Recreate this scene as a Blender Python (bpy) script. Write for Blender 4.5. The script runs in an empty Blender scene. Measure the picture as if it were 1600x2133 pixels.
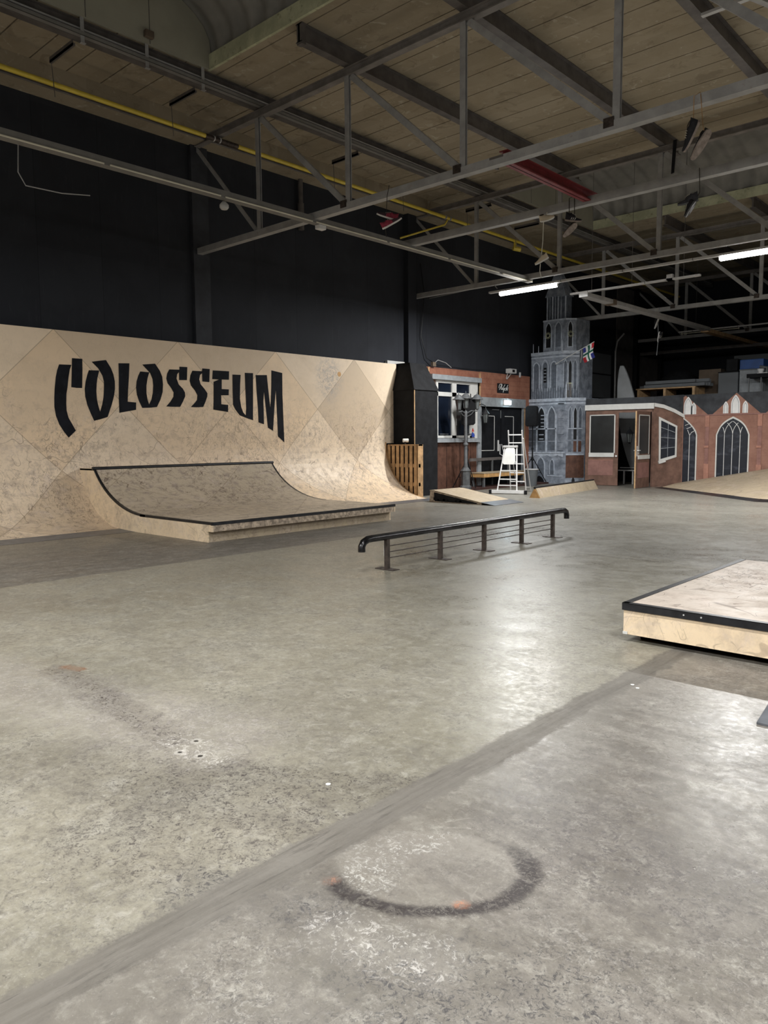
import bpy, bmesh, math, random
from mathutils import Vector, Matrix
random.seed(7)
C = bpy.context.scene.collection
SC = bpy.context.scene

# ------------------------------------------------------------------ camera
YAW, PIT, ROL = math.radians(-42.603), math.radians(5.470), math.radians(.454)
FWD = Vector((math.sin(YAW)*math.cos(PIT), math.cos(YAW)*math.cos(PIT), -math.sin(PIT)))
RGT = Vector((math.cos(YAW), -math.sin(YAW), 0))
DWN = FWD.cross(RGT)
r2 = math.cos(ROL)*RGT + math.sin(ROL)*DWN
d2 = -math.sin(ROL)*RGT + math.cos(ROL)*DWN
cam = bpy.data.cameras.new('camera'); cam_o = bpy.data.objects.new('camera', cam); C.objects.link(cam_o)
cam.sensor_fit = 'HORIZONTAL'; cam.sensor_width = 36; cam.lens = 36*1577.6/1600; cam.clip_start = .05; cam.clip_end = 200
cam_o.matrix_world = Matrix(((r2.x, -d2.x, -FWD.x, 0), (r2.y, -d2.y, -FWD.y, 0), (r2.z, -d2.z, -FWD.z, 1.5), (0, 0, 0, 1)))
SC.camera = cam_o

# ------------------------------------------------------------------ world, exposure
w = bpy.data.worlds.new('world'); SC.world = w; w.use_nodes = True
w.node_tree.nodes['Background'].inputs[0].default_value = (.5, .55, .62, 1)
w.node_tree.nodes['Background'].inputs[1].default_value = .02
SC.view_settings.view_transform = 'Standard'; SC.view_settings.look = 'None'
SC.view_settings.gamma = 1; SC.view_settings.use_curve_mapping = False
SC.view_settings.exposure = 0.82
SC.cycles.use_denoising = True
SC.cycles.max_bounces = 6
SC.cycles.sample_clamp_indirect = 4

# ------------------------------------------------------------------ tube lamps (the hall's fluorescent fittings)
LAMP_W = 150.0
def tube_light(x0, x1, y, z, watts=LAMP_W, col=(.97, .97, .95)):
    l = bpy.data.lights.new('tube_light', 'AREA'); l.shape = 'RECTANGLE'
    l.size = abs(x1-x0)-.04; l.size_y = .06; l.energy = watts; l.color = col
    o = bpy.data.objects.new('tube_light', l); C.objects.link(o); o.location = ((x0+x1)/2, y, z)
    return o
def tube_light_y(x, y0, y1, z, watts=LAMP_W, col=(1.0, .94, .84)):
    o = tube_light(y0, y1, 0, z, watts, col); o.location = (x, (y0+y1)/2, z); o.rotation_euler = (0, 0, math.pi/2); return o
BACK_LIGHTS = [(-11.07, -9.47), (-5.69, -4.09), (-.9, .7), (3.4, 5.0)]
for a, b in BACK_LIGHTS: tube_light(a, b, 16.46, 5.09, 235)
NEAR_LIGHTS = [(-9.2, -7.6), (-4.6, -3.0), (.2, 1.8), (4.6, 6.2)]
for a, b in NEAR_LIGHTS: tube_light(a, b, -2.4, 5.09, 330 if a < -9 else 175)
MID_LIGHTS = [(-4.4, -2.8), (-.4, 1.2), (3.6, 5.2)]
for a, b in MID_LIGHTS: tube_light(a, b, 3.2, 5.09, 115)

# ------------------------------------------------------------------ node helper
class G:
    def __init__(s, name, rough=.6, spec=.5, metal=0.0):
        s.m = bpy.data.materials.new(name); s.m.use_nodes = True; s.t = s.m.node_tree
        s.b = s.t.nodes['Principled BSDF']; s.b.inputs['Roughness'].default_value = rough
        s.b.inputs['Specular IOR Level'].default_value = spec; s.b.inputs['Metallic'].default_value = metal
        s.tc = s.t.nodes.new('ShaderNodeTexCoord')
    def n(s, ty): return s.t.nodes.new(ty)
    def put(s, sock, v):
        if isinstance(v, bpy.types.NodeSocket): s.t.links.new(v, sock)
        elif isinstance(v, (tuple, list)) and sock.type == 'RGBA' and len(v) == 3: sock.default_value = (*v, 1)
        else: sock.default_value = v
    def M(s, op, a, b=None, c=None, clamp=False):
        k = s.n('ShaderNodeMath'); k.operation = op; k.use_clamp = clamp
        for i, v in enumerate((a, b, c)):
            if v is not None: s.put(k.inputs[i], v)
        return k.outputs[0]
    def sep(s, v):
        k = s.n('ShaderNodeSeparateXYZ'); s.put(k.inputs[0], v); return k.outputs
    def comb(s, x, y, z=0.0):
        k = s.n('ShaderNodeCombineXYZ')
        for i, v in enumerate((x, y, z)): s.put(k.inputs[i], v)
        return k.outputs[0]
    def map(s, v, scale=(1, 1, 1), rot=(0, 0, 0), loc=(0, 0, 0)):
        k = s.n('ShaderNodeMapping'); s.put(k.inputs[0], v)
        k.inputs['Location'].default_value = loc; k.inputs['Rotation'].default_value = rot; k.inputs['Scale'].default_value = scale
        return k.outputs[0]
    def noise(s, v, sc, det=4, rg=.55, dist=0.0):
        k = s.n('ShaderNodeTexNoise'); s.put(k.inputs['Vector'], v); k.inputs['Scale'].default_value = sc
        k.inputs['Detail'].default_value = det; k.inputs['Roughness'].default_value = rg; k.inputs['Distortion'].default_value = dist
        return k.outputs['Fac']
    def ncol(s, v, sc, det=2):
        k = s.n('ShaderNodeTexNoise'); s.put(k.inputs['Vector'], v); k.inputs['Scale'].default_value = sc; k.inputs['Detail'].default_value = det
        return k.outputs['Color']
    def white(s, v):
        k = s.n('ShaderNodeTexWhiteNoise'); k.noise_dimensions = '3D'; s.put(k.inputs['Vector'], v); return k.outputs['Value']
    def step(s, v, lo, hi, a=0.0, b=1.0):
        k = s.n('ShaderNodeMapRange'); k.interpolation_type = 'SMOOTHSTEP'; s.put(k.inputs['Value'], v)
        k.inputs['From Min'].default_value = lo; k.inputs['From Max'].default_value = hi
        k.inputs['To Min'].default_value = a; k.inputs['To Max'].default_value = b
        return k.outputs[0]
    def mix(s, f, a, b, ty='MIX'):
        k = s.n('ShaderNodeMix'); k.data_type = 'RGBA'; k.blend_type = ty; k.clamp_factor = True
        s.put(k.inputs[0], f); s.put(k.inputs[6], a); s.put(k.inputs[7], b); return k.outputs[2]
    def col(s, v): s.put(s.b.inputs['Base Color'], v)
    def rgh(s, v): s.put(s.b.inputs['Roughness'], v)
    def bump(s, h, st=.2, d=.01):
        k = s.n('ShaderNodeBump'); k.inputs['Strength'].default_value = st; k.inputs['Distance'].default_value = d
        s.put(k.inputs['Height'], h); s.t.links.new(k.outputs[0], s.b.inputs['Normal'])
    def scratch(s, v, sc, width=.012, lo=.5, hi=.6, off=0.0):
        """thin curvy lines where a noise crosses its middle value, broken up by a second noise"""
        vv = s.map(v, loc=(off, off*1.7, 0))
        a = s.M('ABSOLUTE', s.M('SUBTRACT', s.noise(vv, sc, 1.5, .5, .6), .5))
        l = s.step(a, width*.35, width, 1, 0)
        return s.M('MULTIPLY', l, s.step(s.noise(vv, sc*1.1+.37, 3, .6), lo, hi))
    def box(s, x, lo, hi, f=.01):
        return s.M('MULTIPLY', s.step(x, lo-f, lo+f), s.step(x, hi-f, hi+f, 1, 0))

def flat(name, c, rough=.6, spec=.4, metal=0.0, var=.12, sc=6, grime=None):
    g = G(name, rough, spec, metal); v = g.tc.outputs['Object']
    f = g.noise(v, sc, 5, .6)
    d = tuple(x*(1-var) for x in c); u = tuple(min(1, x*(1+var)) for x in c)
    base = g.mix(g.step(f, .3, .7), d, u)
    if grime: base = g.mix(g.step(g.noise(v, sc*2.3, 6, .7), .55, .72), base, grime)
    g.col(base); return g.m

# ------------------------------------------------------------------ materials
def floor_mat():
    g = G('concrete_floor', .4, .5); P = g.tc.outputs['Object']; X, Y, Z = g.sep(P)
    n1 = g.noise(P, .55, 5, .6, .3); n2 = g.noise(P, 3.2, 8, .68, .4); n3 = g.noise(P, 26, 6, .75)
    st = g.noise(g.map(P, (1.1, 3.6, 1), (0, 0, .5)), 1.6, 7, .65, 1.0)
    base = g.mix(g.step(n1, .35, .65), (.205, .190, .147), (.275, .256, .203))
    base = g.mix(g.M('MULTIPLY', g.step(n2, .42, .62), .5), base, (.30, .286, .238))
    right = g.M('MULTIPLY', g.step(X, -2.1, -1.9), g.step(Y, 5.0, 5.6, 1, .35))
    base = g.mix(g.M('MULTIPLY', right, .8), base, g.mix(g.step(st, .38, .62), (.112, .100, .092), (.205, .187, .170)))
    far = g.step(Y, 8.8, 9.3)
    base = g.mix(g.M('MULTIPLY', far, .55), base, (.21, .205, .185))
    base = g.mix(g.step(st, .56, .72, 0, .35), base, (.16, .147, .13))
    # worn strip beside the wall ramp
    wob = g.M('ADD', X, g.M('MULTIPLY', g.M('SUBTRACT', n2, .5), .05))
    dark = g.M('MULTIPLY', g.step(wob, -8.18, -8.14, 1, 0), g.step(Y, 8.0, 11.0, 1, .4))
    dark = g.M('MULTIPLY', dark, g.step(X, -11.5, -9.3, .5, 1))
    base = g.mix(g.M('MULTIPLY', dark, .8), base, g.mix(g.step(g.noise(g.map(P, (3, 1, 1)), 2.2, 6, .7), .4, .65), (.085, .075, .067), (.17, .152, .137)))
    # slab seams
    for c0, lo, hi in ((8.85, -5.6, 8), (12.3, -9.3, 8)):
        yl = g.M('ADD', Y, g.M('MULTIPLY', X, .02))
        base = g.mix(g.M('MULTIPLY', g.box(yl, c0-.02, c0+.02, .02), .55), base, (.12, .11, .1))
        base = g.mix(g.M('MULTIPLY', g.box(yl, c0+.07, c0+.11, .03), .3), base, (.5, .48, .42))
    base = g.mix(g.M('MULTIPLY', g.box(Y, 17.2, 17.8, .2), .35), base, (.12, .11, .1))
    base = g.mix(g.M('MULTIPLY', g.box(Y, 15.6, 16.0, .2), g.step(X, -8.5, -7.8, 0, .25)), base, (.12, .11, .1))
    lowf = g.M('MULTIPLY', g.step(g.noise(g.map(P, loc=(2, 6, 0)), 1.1, 7, .7, .6), .42, .58), g.step(Y, 2.2, 4.5, 1, .35))
    base = g.mix(g.M('MULTIPLY', lowf, .42), base, (.15, .138, .113))
    # fine grain, flecks and pits
    base = g.mix(g.step(n3, .35, .68, .0, .32), base, (.085, .075, .066))
    fl = g.noise(P, 70, 4, .7)
    base = g.mix(g.step(fl, .6, .72, 0, .35), base, (.62, .6, .55))
    base = g.mix(g.step(g.M('MULTIPLY', g.noise(P, 42, 3, .8, 1.2), g.step(n2, .42, .6, .72, 1.05)), .56, .62, 0, .55), base, (.05, .044, .04))
    sc = g.M('MAXIMUM', g.scratch(P, 2.3, .005, .52, .6), g.scratch(P, 5.1, .008, .55, .62, 3.1))
    base = g.mix(g.M('MULTIPLY', sc, .45), base, (.09, .082, .07))
    base = g.mix(g.M('MULTIPLY', g.scratch(P, 3.4, .006, .54, .62, 8.3), .15), base, (.55, .53, .47))
    def dist_seg(ax, ay, bx, by):
        L = math.hypot(bx-ax, by-ay); ux, uy = (bx-ax)/L, (by-ay)/L
        dx = g.M('SUBTRACT', X, ax); dy = g.M('SUBTRACT', Y, ay)
        t = g.M('ADD', g.M('MULTIPLY', dx, ux), g.M('MULTIPLY', dy, uy))
        tc = g.M('MINIMUM', g.M('MAXIMUM', t, 0.0), L)
        px = g.M('SUBTRACT', dx, g.M('MULTIPLY', tc, ux)); py = g.M('SUBTRACT', dy, g.M('MULTIPLY', tc, uy))
        return g.M('SQRT', g.M('ADD', g.M('MULTIPLY', px, px), g.M('MULTIPLY', py, py)))
    blot = g.noise(P, 17, 7, .75, .8); bl2 = g.noise(P, 9, 6, .75, .5)
    chipn = g.noise(P, 34, 9, .82, 1.6); chipm = g.noise(P, 13, 8, .78, 1.2)
    chips = g.M('MULTIPLY', g.step(chipn, .515, .555), g.step(chipm, .42, .54))
    pale = g.M('MULTIPLY', g.step(g.noise(g.map(P, loc=(5, 2, 0)), 30, 9, .82, 1.6), .52, .57), g.step(chipm, .40, .52))
    def near(seg, r, soft=.25):
        d = g.M('ADD', dist_seg(*seg), g.M('MULTIPLY', g.M('SUBTRACT', bl2, .5), r*1.1)); return g.step(d, r*soft, r, 1, 0)
    def stain(base, seg, r, c, amt, mask=None, wash=.25):
        k = near(seg, r); kk = g.M('MULTIPLY', k, g.M('ADD', g.M('MULTIPLY', mask if mask is not None else chips, 1-wash), wash))
        return g.mix(g.M('MULTIPLY', kk, amt), base, c)
    gr = g.noise(g.map(P, (1, 1.0, 1)), 9, 12, .82, .4); gr2 = g.noise(g.map(P, loc=(3, 9, 0)), 30, 10, .85, .6)
    base = g.mix(g.step(gr, .50, .36, 0, .42), base, (.10, .09, .08)); base = g.mix(g.step(gr, .50, .66, 0, .38), base, (.42, .405, .36))
    base = g.mix(g.step(gr2, .47, .38, 0, .5), base, (.085, .076, .07)); base = g.mix(g.step(gr2, .54, .66, 0, .3), base, (.42, .40, .36))
    # chipped surface everywhere, denser to the right and at the near end
    dens = g.M('MULTIPLY', g.step(g.noise(P, 1.4, 5, .65, .6), .42, .62), g.M('ADD', g.step(X, -2.2, -1.4, .35, .8), g.step(Y, .8, 2.2, .3, 0)))
    base = g.mix(g.M('MULTIPLY', chips, g.M('MULTIPLY', dens, .85)), base, (.075, .068, .064))
    base = g.mix(g.M('MULTIPLY', pale, g.M('MULTIPLY', dens, .28)), base, (.52, .50, .46))
    base = stain(base, (-5.3, 1.7, -3.2, 2.15), .55, (.40, .37, .355), .6, pale, .32)
    base = stain(base, (-4.9, 2.15, -3.3, 2.0), .16, (.05, .04, .038), .95, chips, .2)
    base = stain(base, (-4.93, 2.2, -4.8, 2.24), .06, (.22, .10, .05), .8, chips, .4)
    base = stain(base, (-3.25, 1.98, -2.95, 2.0), .16, (.58, .56, .52), .8, pale, .04)
    base = stain(base, (-3.4, 1.6, -2.4, 1.9), .4, (.09, .08, .072), .7, chips, .12)
    base = stain(base, (-2.75, 2.0, -2.02, 2.42), .15, (.045, .038, .036), .95, chips, .16)
    base = stain(base, (-2.9, 1.65, -2.1, 2.05), .34, (.06, .052, .048), .9, chips, .14)
    base = stain(base, (-2.6, 1.3, -2.1, 1.6), .4, (.07, .06, .056), .9, chips, .1)
    base = stain(base, (-2.1, 1.35, -1.75, 1.55), .22, (.055, .052, .054), .9, chips, .3)
    base = stain(base, (-1.3, 1.45, -.95, 1.75), .3, (.05, .048, .05), .9, chips, .08)
    base = stain(base, (-1.6, 1.5, -1.3, 1.6), .16, (.50, .48, .45), .7, pale, .1)
    base = stain(base, (-1.55, 2.6, -.9, 2.4), .4, (.08, .072, .07), .8, chips, .2)
    base = stain(base, (-1.5, 2.9, -1.0, 2.6), .6, (.095, .085, .082), .55, chips, .3)
    # round scorch mark
    rx = g.M('SUBTRACT', X, -1.615); ry = g.M('SUBTRACT', Y, 1.97)
    ea_ = g.M('ADD', g.M('MULTIPLY', rx, .779), g.M('MULTIPLY', ry, .627)); eb_ = g.M('MULTIPLY', g.M('SUBTRACT', g.M('MULTIPLY', rx, .627), g.M('MULTIPLY', ry, .779)), 1.35)
    rr = g.M('ADD', g.M('SQRT', g.M('ADD', g.M('MULTIPLY', ea_, ea_), g.M('MULTIPLY', eb_, eb_))), g.M('MULTIPLY', g.M('SUBTRACT', bl2, .5), .09))
    low = g.step(g.M('ADD', g.M('MULTIPLY', rx, .8), g.M('MULTIPLY', ry, -.6)), -.12, .06)
    base = g.mix(g.M('MULTIPLY', g.box(rr, -.2, .315, .02), g.step(low, 0, 1, .5, .2)), base, (.235, .216, .19))
    base = g.mix(g.M('MULTIPLY', g.M('MULTIPLY', pale, g.box(rr, .1, .32, .03)), g.M('MULTIPLY', g.step(rx, .05, -.1), .7)), base, (.5, .49, .46))
    base = g.mix(g.M('MULTIPLY', g.box(rr, .318, .395, .022), g.M('MULTIPLY', low, g.step(chipn, .43, .51, .45, 1))), base, (.04, .034, .033))
    base = stain(base, (-1.40, 1.86, -1.385, 1.875), .03, (.42, .18, .1), .85, chips, .25)
    base = stain(base, (-1.81, 1.67, -1.80, 1.69), .035, (.4, .2, .13), .6, chips, .2)
    # filled joint
    jx = g.M('ADD', X, g.M('MULTIPLY', g.M('SUBTRACT', g.noise(P, 4.5, 7, .8), .5), .17))
    jm = g.M('MULTIPLY', g.box(jx, -2.075, -1.905, .018), g.step(Y, 5.3, 6.3, .9, .15))
    base = g.mix(jm, base, g.mix(g.step(g.noise(g.map(P, (9, .7, 1)), 2, 8, .7), .35, .65), (.098, .088, .075), (.145, .133, .116)))
    base = g.mix(g.M('MULTIPLY', g.box(jx, -1.90, -1.80, .03), .4), base, (.17, .156, .135))
    base = g.mix(g.M('MULTIPLY', g.M('MULTIPLY', jm, g.step(g.noise(g.map(P, (14, 1.2, 1)), 3, 6, .7), .56, .62)), .5), base, (.055, .048, .042))
    for hx, hy in ((-3.13, 1.93), (-3.02, 1.97), (-3.19, 2.06)):
        qx = g.M('SUBTRACT', X, hx); qy = g.M('SUBTRACT', Y, hy); qd = g.M('ADD', g.M('SQRT', g.M('ADD', g.M('MULTIPLY', qx, qx), g.M('MULTIPLY', qy, qy))), g.M('MULTIPLY', g.M('SUBTRACT', chipm, .5), .03))
        base = g.mix(g.M('MULTIPLY', g.box(qd, .014, .030, .006), .35), base, (.55, .53, .49)); base = g.mix(g.step(qd, .008, .014, .9, 0), base, (.02, .018, .016))
    g.col(base)
    r = g.M('ADD', g.M('ADD', g.step(n1, .3, .7, .25, .36), g.step(n3, .3, .7, -.04, .1)), g.step(n2, .35, .65, -.03, .06))
    r = g.M('ADD', g.M('ADD', r, g.M('MULTIPLY', dark, .1)), g.M('MULTIPLY', jm, .2))
    g.rgh(r)
    h = g.M('ADD', g.M('MULTIPLY', n3, .5), g.M('MULTIPLY', blot, .5))
    g.bump(h, .28, .004); return g.m

def ply_mat(name, uv=True, c0=(.64, .49, .33), c1=(.49, .40, .30), c2=(.70, .57, .44), diamonds=True, dirt=.5, scr=1.0, flat_y=None):
    g = G(name, .5, .35); P = g.tc.outputs['UV'] if uv else g.tc.outputs['Object']
    u, v, _ = g.sep(P)
    n1 = g.noise(P, 1.1, 5, .6, .4); n2 = g.noise(P, 6, 6, .7)
    if diamonds:
        a = g.M('DIVIDE', g.M('SUBTRACT', g.M('ADD', u, v), 9.58), 2.51); b = g.M('DIVIDE', g.M('SUBTRACT', g.M('SUBTRACT', u, v), 2.6), 2.51)
        cell = g.comb(g.M('FLOOR', a), g.M('FLOOR', b), 0.0)
        wv = g.white(cell); wv2 = g.white(g.map(cell, loc=(7, 3, 1)))
        base = g.mix(g.step(wv, .15, .85), c0, c1); base = g.mix(g.step(wv2, .55, .7, 0, .7), base, c2)
        ea = g.M('ABSOLUTE', g.M('SUBTRACT', g.M('FRACT', a), .5)); eb = g.M('ABSOLUTE', g.M('SUBTRACT', g.M('FRACT', b), .5))
        seam = g.step(g.M('MAXIMUM', ea, eb), .4945, .4975)
    else:
        base = g.mix(g.step(n1, .35, .65), c0, c1); seam = 0.0
    base = g.mix(g.M('MULTIPLY', g.step(n1, .42, .62), .35), base, c1)
    if uv and name == 'ramp_plywood': low = g.step(g.M('ADD', v, g.M('MULTIPLY', g.M('SUBTRACT', n1, .5), 2.2)), 1.0, 3.1, 1, .10)
    else: low = 1.0
    base = g.mix(g.M('MULTIPLY', g.M('MULTIPLY', g.step(n2, .45, .7), dirt), low), base, (.30, .24, .2))
    base = g.mix(g.M('MULTIPLY', g.step(g.noise(P, 2.2, 6, .75, 1), .5, .72), g.M('MULTIPLY', .45, low)), base, (.62, .52, .46))
    s1 = g.M('MAXIMUM', g.scratch(P, 1.7, .006, .45, .54), g.scratch(P, 3.1, .009, .46, .55, 4.4))
    s2 = g.M('MAXIMUM', g.scratch(g.map(P, (1.5, .7, 1)), 4.6, .016, .47, .57, 9.2), g.scratch(g.map(P, (1.7, .7, 1), (0, 0, .4)), 7.5, .024, .48, .58, 2.2))
    s3 = g.M('MAXIMUM', g.scratch(g.map(P, (1.6, .8, 1), (0, 0, -.5)), 6.1, .020, .47, .56, 14.7), g.scratch(g.map(P, (1.2, .8, 1), (0, 0, .2)), 11, .03, .5, .6, 21.3))
    patch = g.step(g.noise(P, .9, 5, .6, .5), .42, .62, .12, 1)
    sc = g.M('MULTIPLY', g.M('MAXIMUM', s1, g.M('MULTIPLY', g.M('MAXIMUM', s2, s3), patch)), low)
    base = g.mix(g.M('MULTIPLY', g.M('MULTIPLY', g.step(g.noise(P, 16, 8, .8, 1), .5, .62), patch), g.M('MULTIPLY', low, .2*scr)), base, (.28, .235, .2))
    base = g.mix(g.M('MULTIPLY', sc, min(.8, .62*scr)), base, (.15, .11, .08))
    if name == 'ramp_plywood':
        dx = g.M('SUBTRACT', u, 12.75); dz = g.M('SUBTRACT', v, 2.98)
        dd = g.M('SQRT', g.M('ADD', g.M('MULTIPLY', dx, dx), g.M('MULTIPLY', g.M('MULTIPLY', dz, dz), .6)))
        fk = g.M('MULTIPLY', g.step(dd, .15, .62, 1, 0), g.step(g.noise(P, 9, 8, .8, .8), .42, .6, .15, 1))
        base = g.mix(g.M('MULTIPLY', fk, .75), base, (.40, .37, .35))
        fk2 = g.M('MULTIPLY', g.step(dd, .05, .55, 1, 0), g.step(g.noise(P, 22, 8, .85, 1), .52, .58))
        base = g.mix(g.M('MULTIPLY', fk2, .6), base, (.12, .10, .09))
    if diamonds: base = g.mix(g.M('MULTIPLY', seam, .5), base, (.22, .16, .1))
    g.col(base); g.rgh(g.step(n2, .3, .7, .38, .6)); g.bump(n2, .06, .004)
    return g.m

def ceil_mat():
    g = G('ceiling_boards', .9, .2); P = g.tc.outputs['Object']; X, Y, Z = g.sep(P)
    cell = g.comb(g.M('FLOOR', g.M('DIVIDE', X, 2.43)), g.M('FLOOR', g.M('DIVIDE', Y, .63)), 0.0)
    wv = g.white(cell); n = g.noise(P, 1.3, 6, .65, .5); n2 = g.noise(P, 9, 6, .7)
    b = g.mix(wv, (.285, .245, .18), (.365, .315, .235)); b = g.mix(g.step(n, .4, .65, 0, .5), b, (.27, .225, .155))
    b = g.mix(g.step(n2, .5, .75, 0, .35), b, (.40, .34, .25)); b = g.mix(g.step(g.noise(P, 3.1, 5, .7, 1.2), .58, .70, 0, .6), b, (.50, .46, .37)); b = g.mix(g.step(g.noise(P, 2.3, 6, .7, .8), .46, .36, 0, .45), b, (.17, .14, .10))
    g.col(b); g.bump(n2, .2, .005); return g.m

def black_wall_mat():
    g = G('black_painted_wall', .75, .25); P = g.tc.outputs['Object']; X, Y, Z = g.sep(P)
    n = g.noise(P, 1.2, 5, .6, .3); n2 = g.noise(g.map(P, (1, 3, .4)), 5, 5, .7)
    c = g.white(g.comb(g.M('FLOOR', g.M('DIVIDE', Y, 1.22)), g.M('FLOOR', g.M('DIVIDE', Z, 2.5)), 0.0))
    b = g.mix(c, (.0225, .025, .032), (.029, .032, .040)); b = g.mix(g.step(n, .4, .65, 0, .5), b, (.017, .0185, .024))
    b = g.mix(g.step(n2, .55, .75, 0, .4), b, (.045, .049, .058))
    e = g.M('ABSOLUTE', g.M('SUBTRACT', g.M('FRACT', g.M('DIVIDE', Y, 1.22)), .5))
    b = g.mix(g.step(e, .494, .498, 0, .6), b, (.006, .006, .008)); g.col(b); g.bump(n2, .1, .005); return g.m

def stone_mat():
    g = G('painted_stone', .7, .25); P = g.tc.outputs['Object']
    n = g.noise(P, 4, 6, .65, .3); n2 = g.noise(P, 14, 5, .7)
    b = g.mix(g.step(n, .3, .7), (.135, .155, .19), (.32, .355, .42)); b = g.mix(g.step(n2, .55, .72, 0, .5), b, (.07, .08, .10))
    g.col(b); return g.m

def brick_mat(name='painted_brick', c0=(.24, .095, .062), c1=(.33, .15, .10), mortar=.35):
    g = G(name, .7, .25); P = g.tc.outputs['Object']; X, Y, Z = g.sep(P)
    n = g.noise(P, 2.2, 6, .65, .5); n2 = g.noise(P, 12, 5, .7)
    b = g.mix(g.step(n, .35, .65), c0, c1)
    br = g.n('ShaderNodeTexBrick'); br.inputs['Scale'].default_value = 1; br.inputs['Brick Width'].default_value = .5; br.inputs['Row Height'].default_value = .16
    br.inputs['Mortar Size'].default_value = .012; br.inputs['Mortar Smooth'].default_value = .6
    g.put(br.inputs['Vector'], g.comb(g.M('ADD', X, Y), Z, 0.0))
    b = g.mix(g.M('MULTIPLY', br.outputs['Fac'], mortar), b, (.12, .05, .035))
    b = g.mix(g.step(n2, .55, .75, 0, .3), b, (.13, .06, .045)); g.col(b); return g.m

def glass_paint():
    g = G('painted_dark_glass', .35, .5); P = g.tc.outputs['Object']
    n = g.noise(g.map(P, (1, 1, 2.4), (.6, .6, 0)), 2.2, 4, .6, .4)
    g.col(g.mix(g.step(n, .5, .75, 0, .6), (.014, .018, .028), (.09, .10, .13))); return g.m

def emis(name, c, s):
    g = G(name); g.b.inputs['Base Color'].default_value = (.8, .8, .8, 1)
    g.b.inputs['Emission Color'].default_value = (*c, 1); g.b.inputs['Emission Strength'].default_value = s; return g.m

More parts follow.
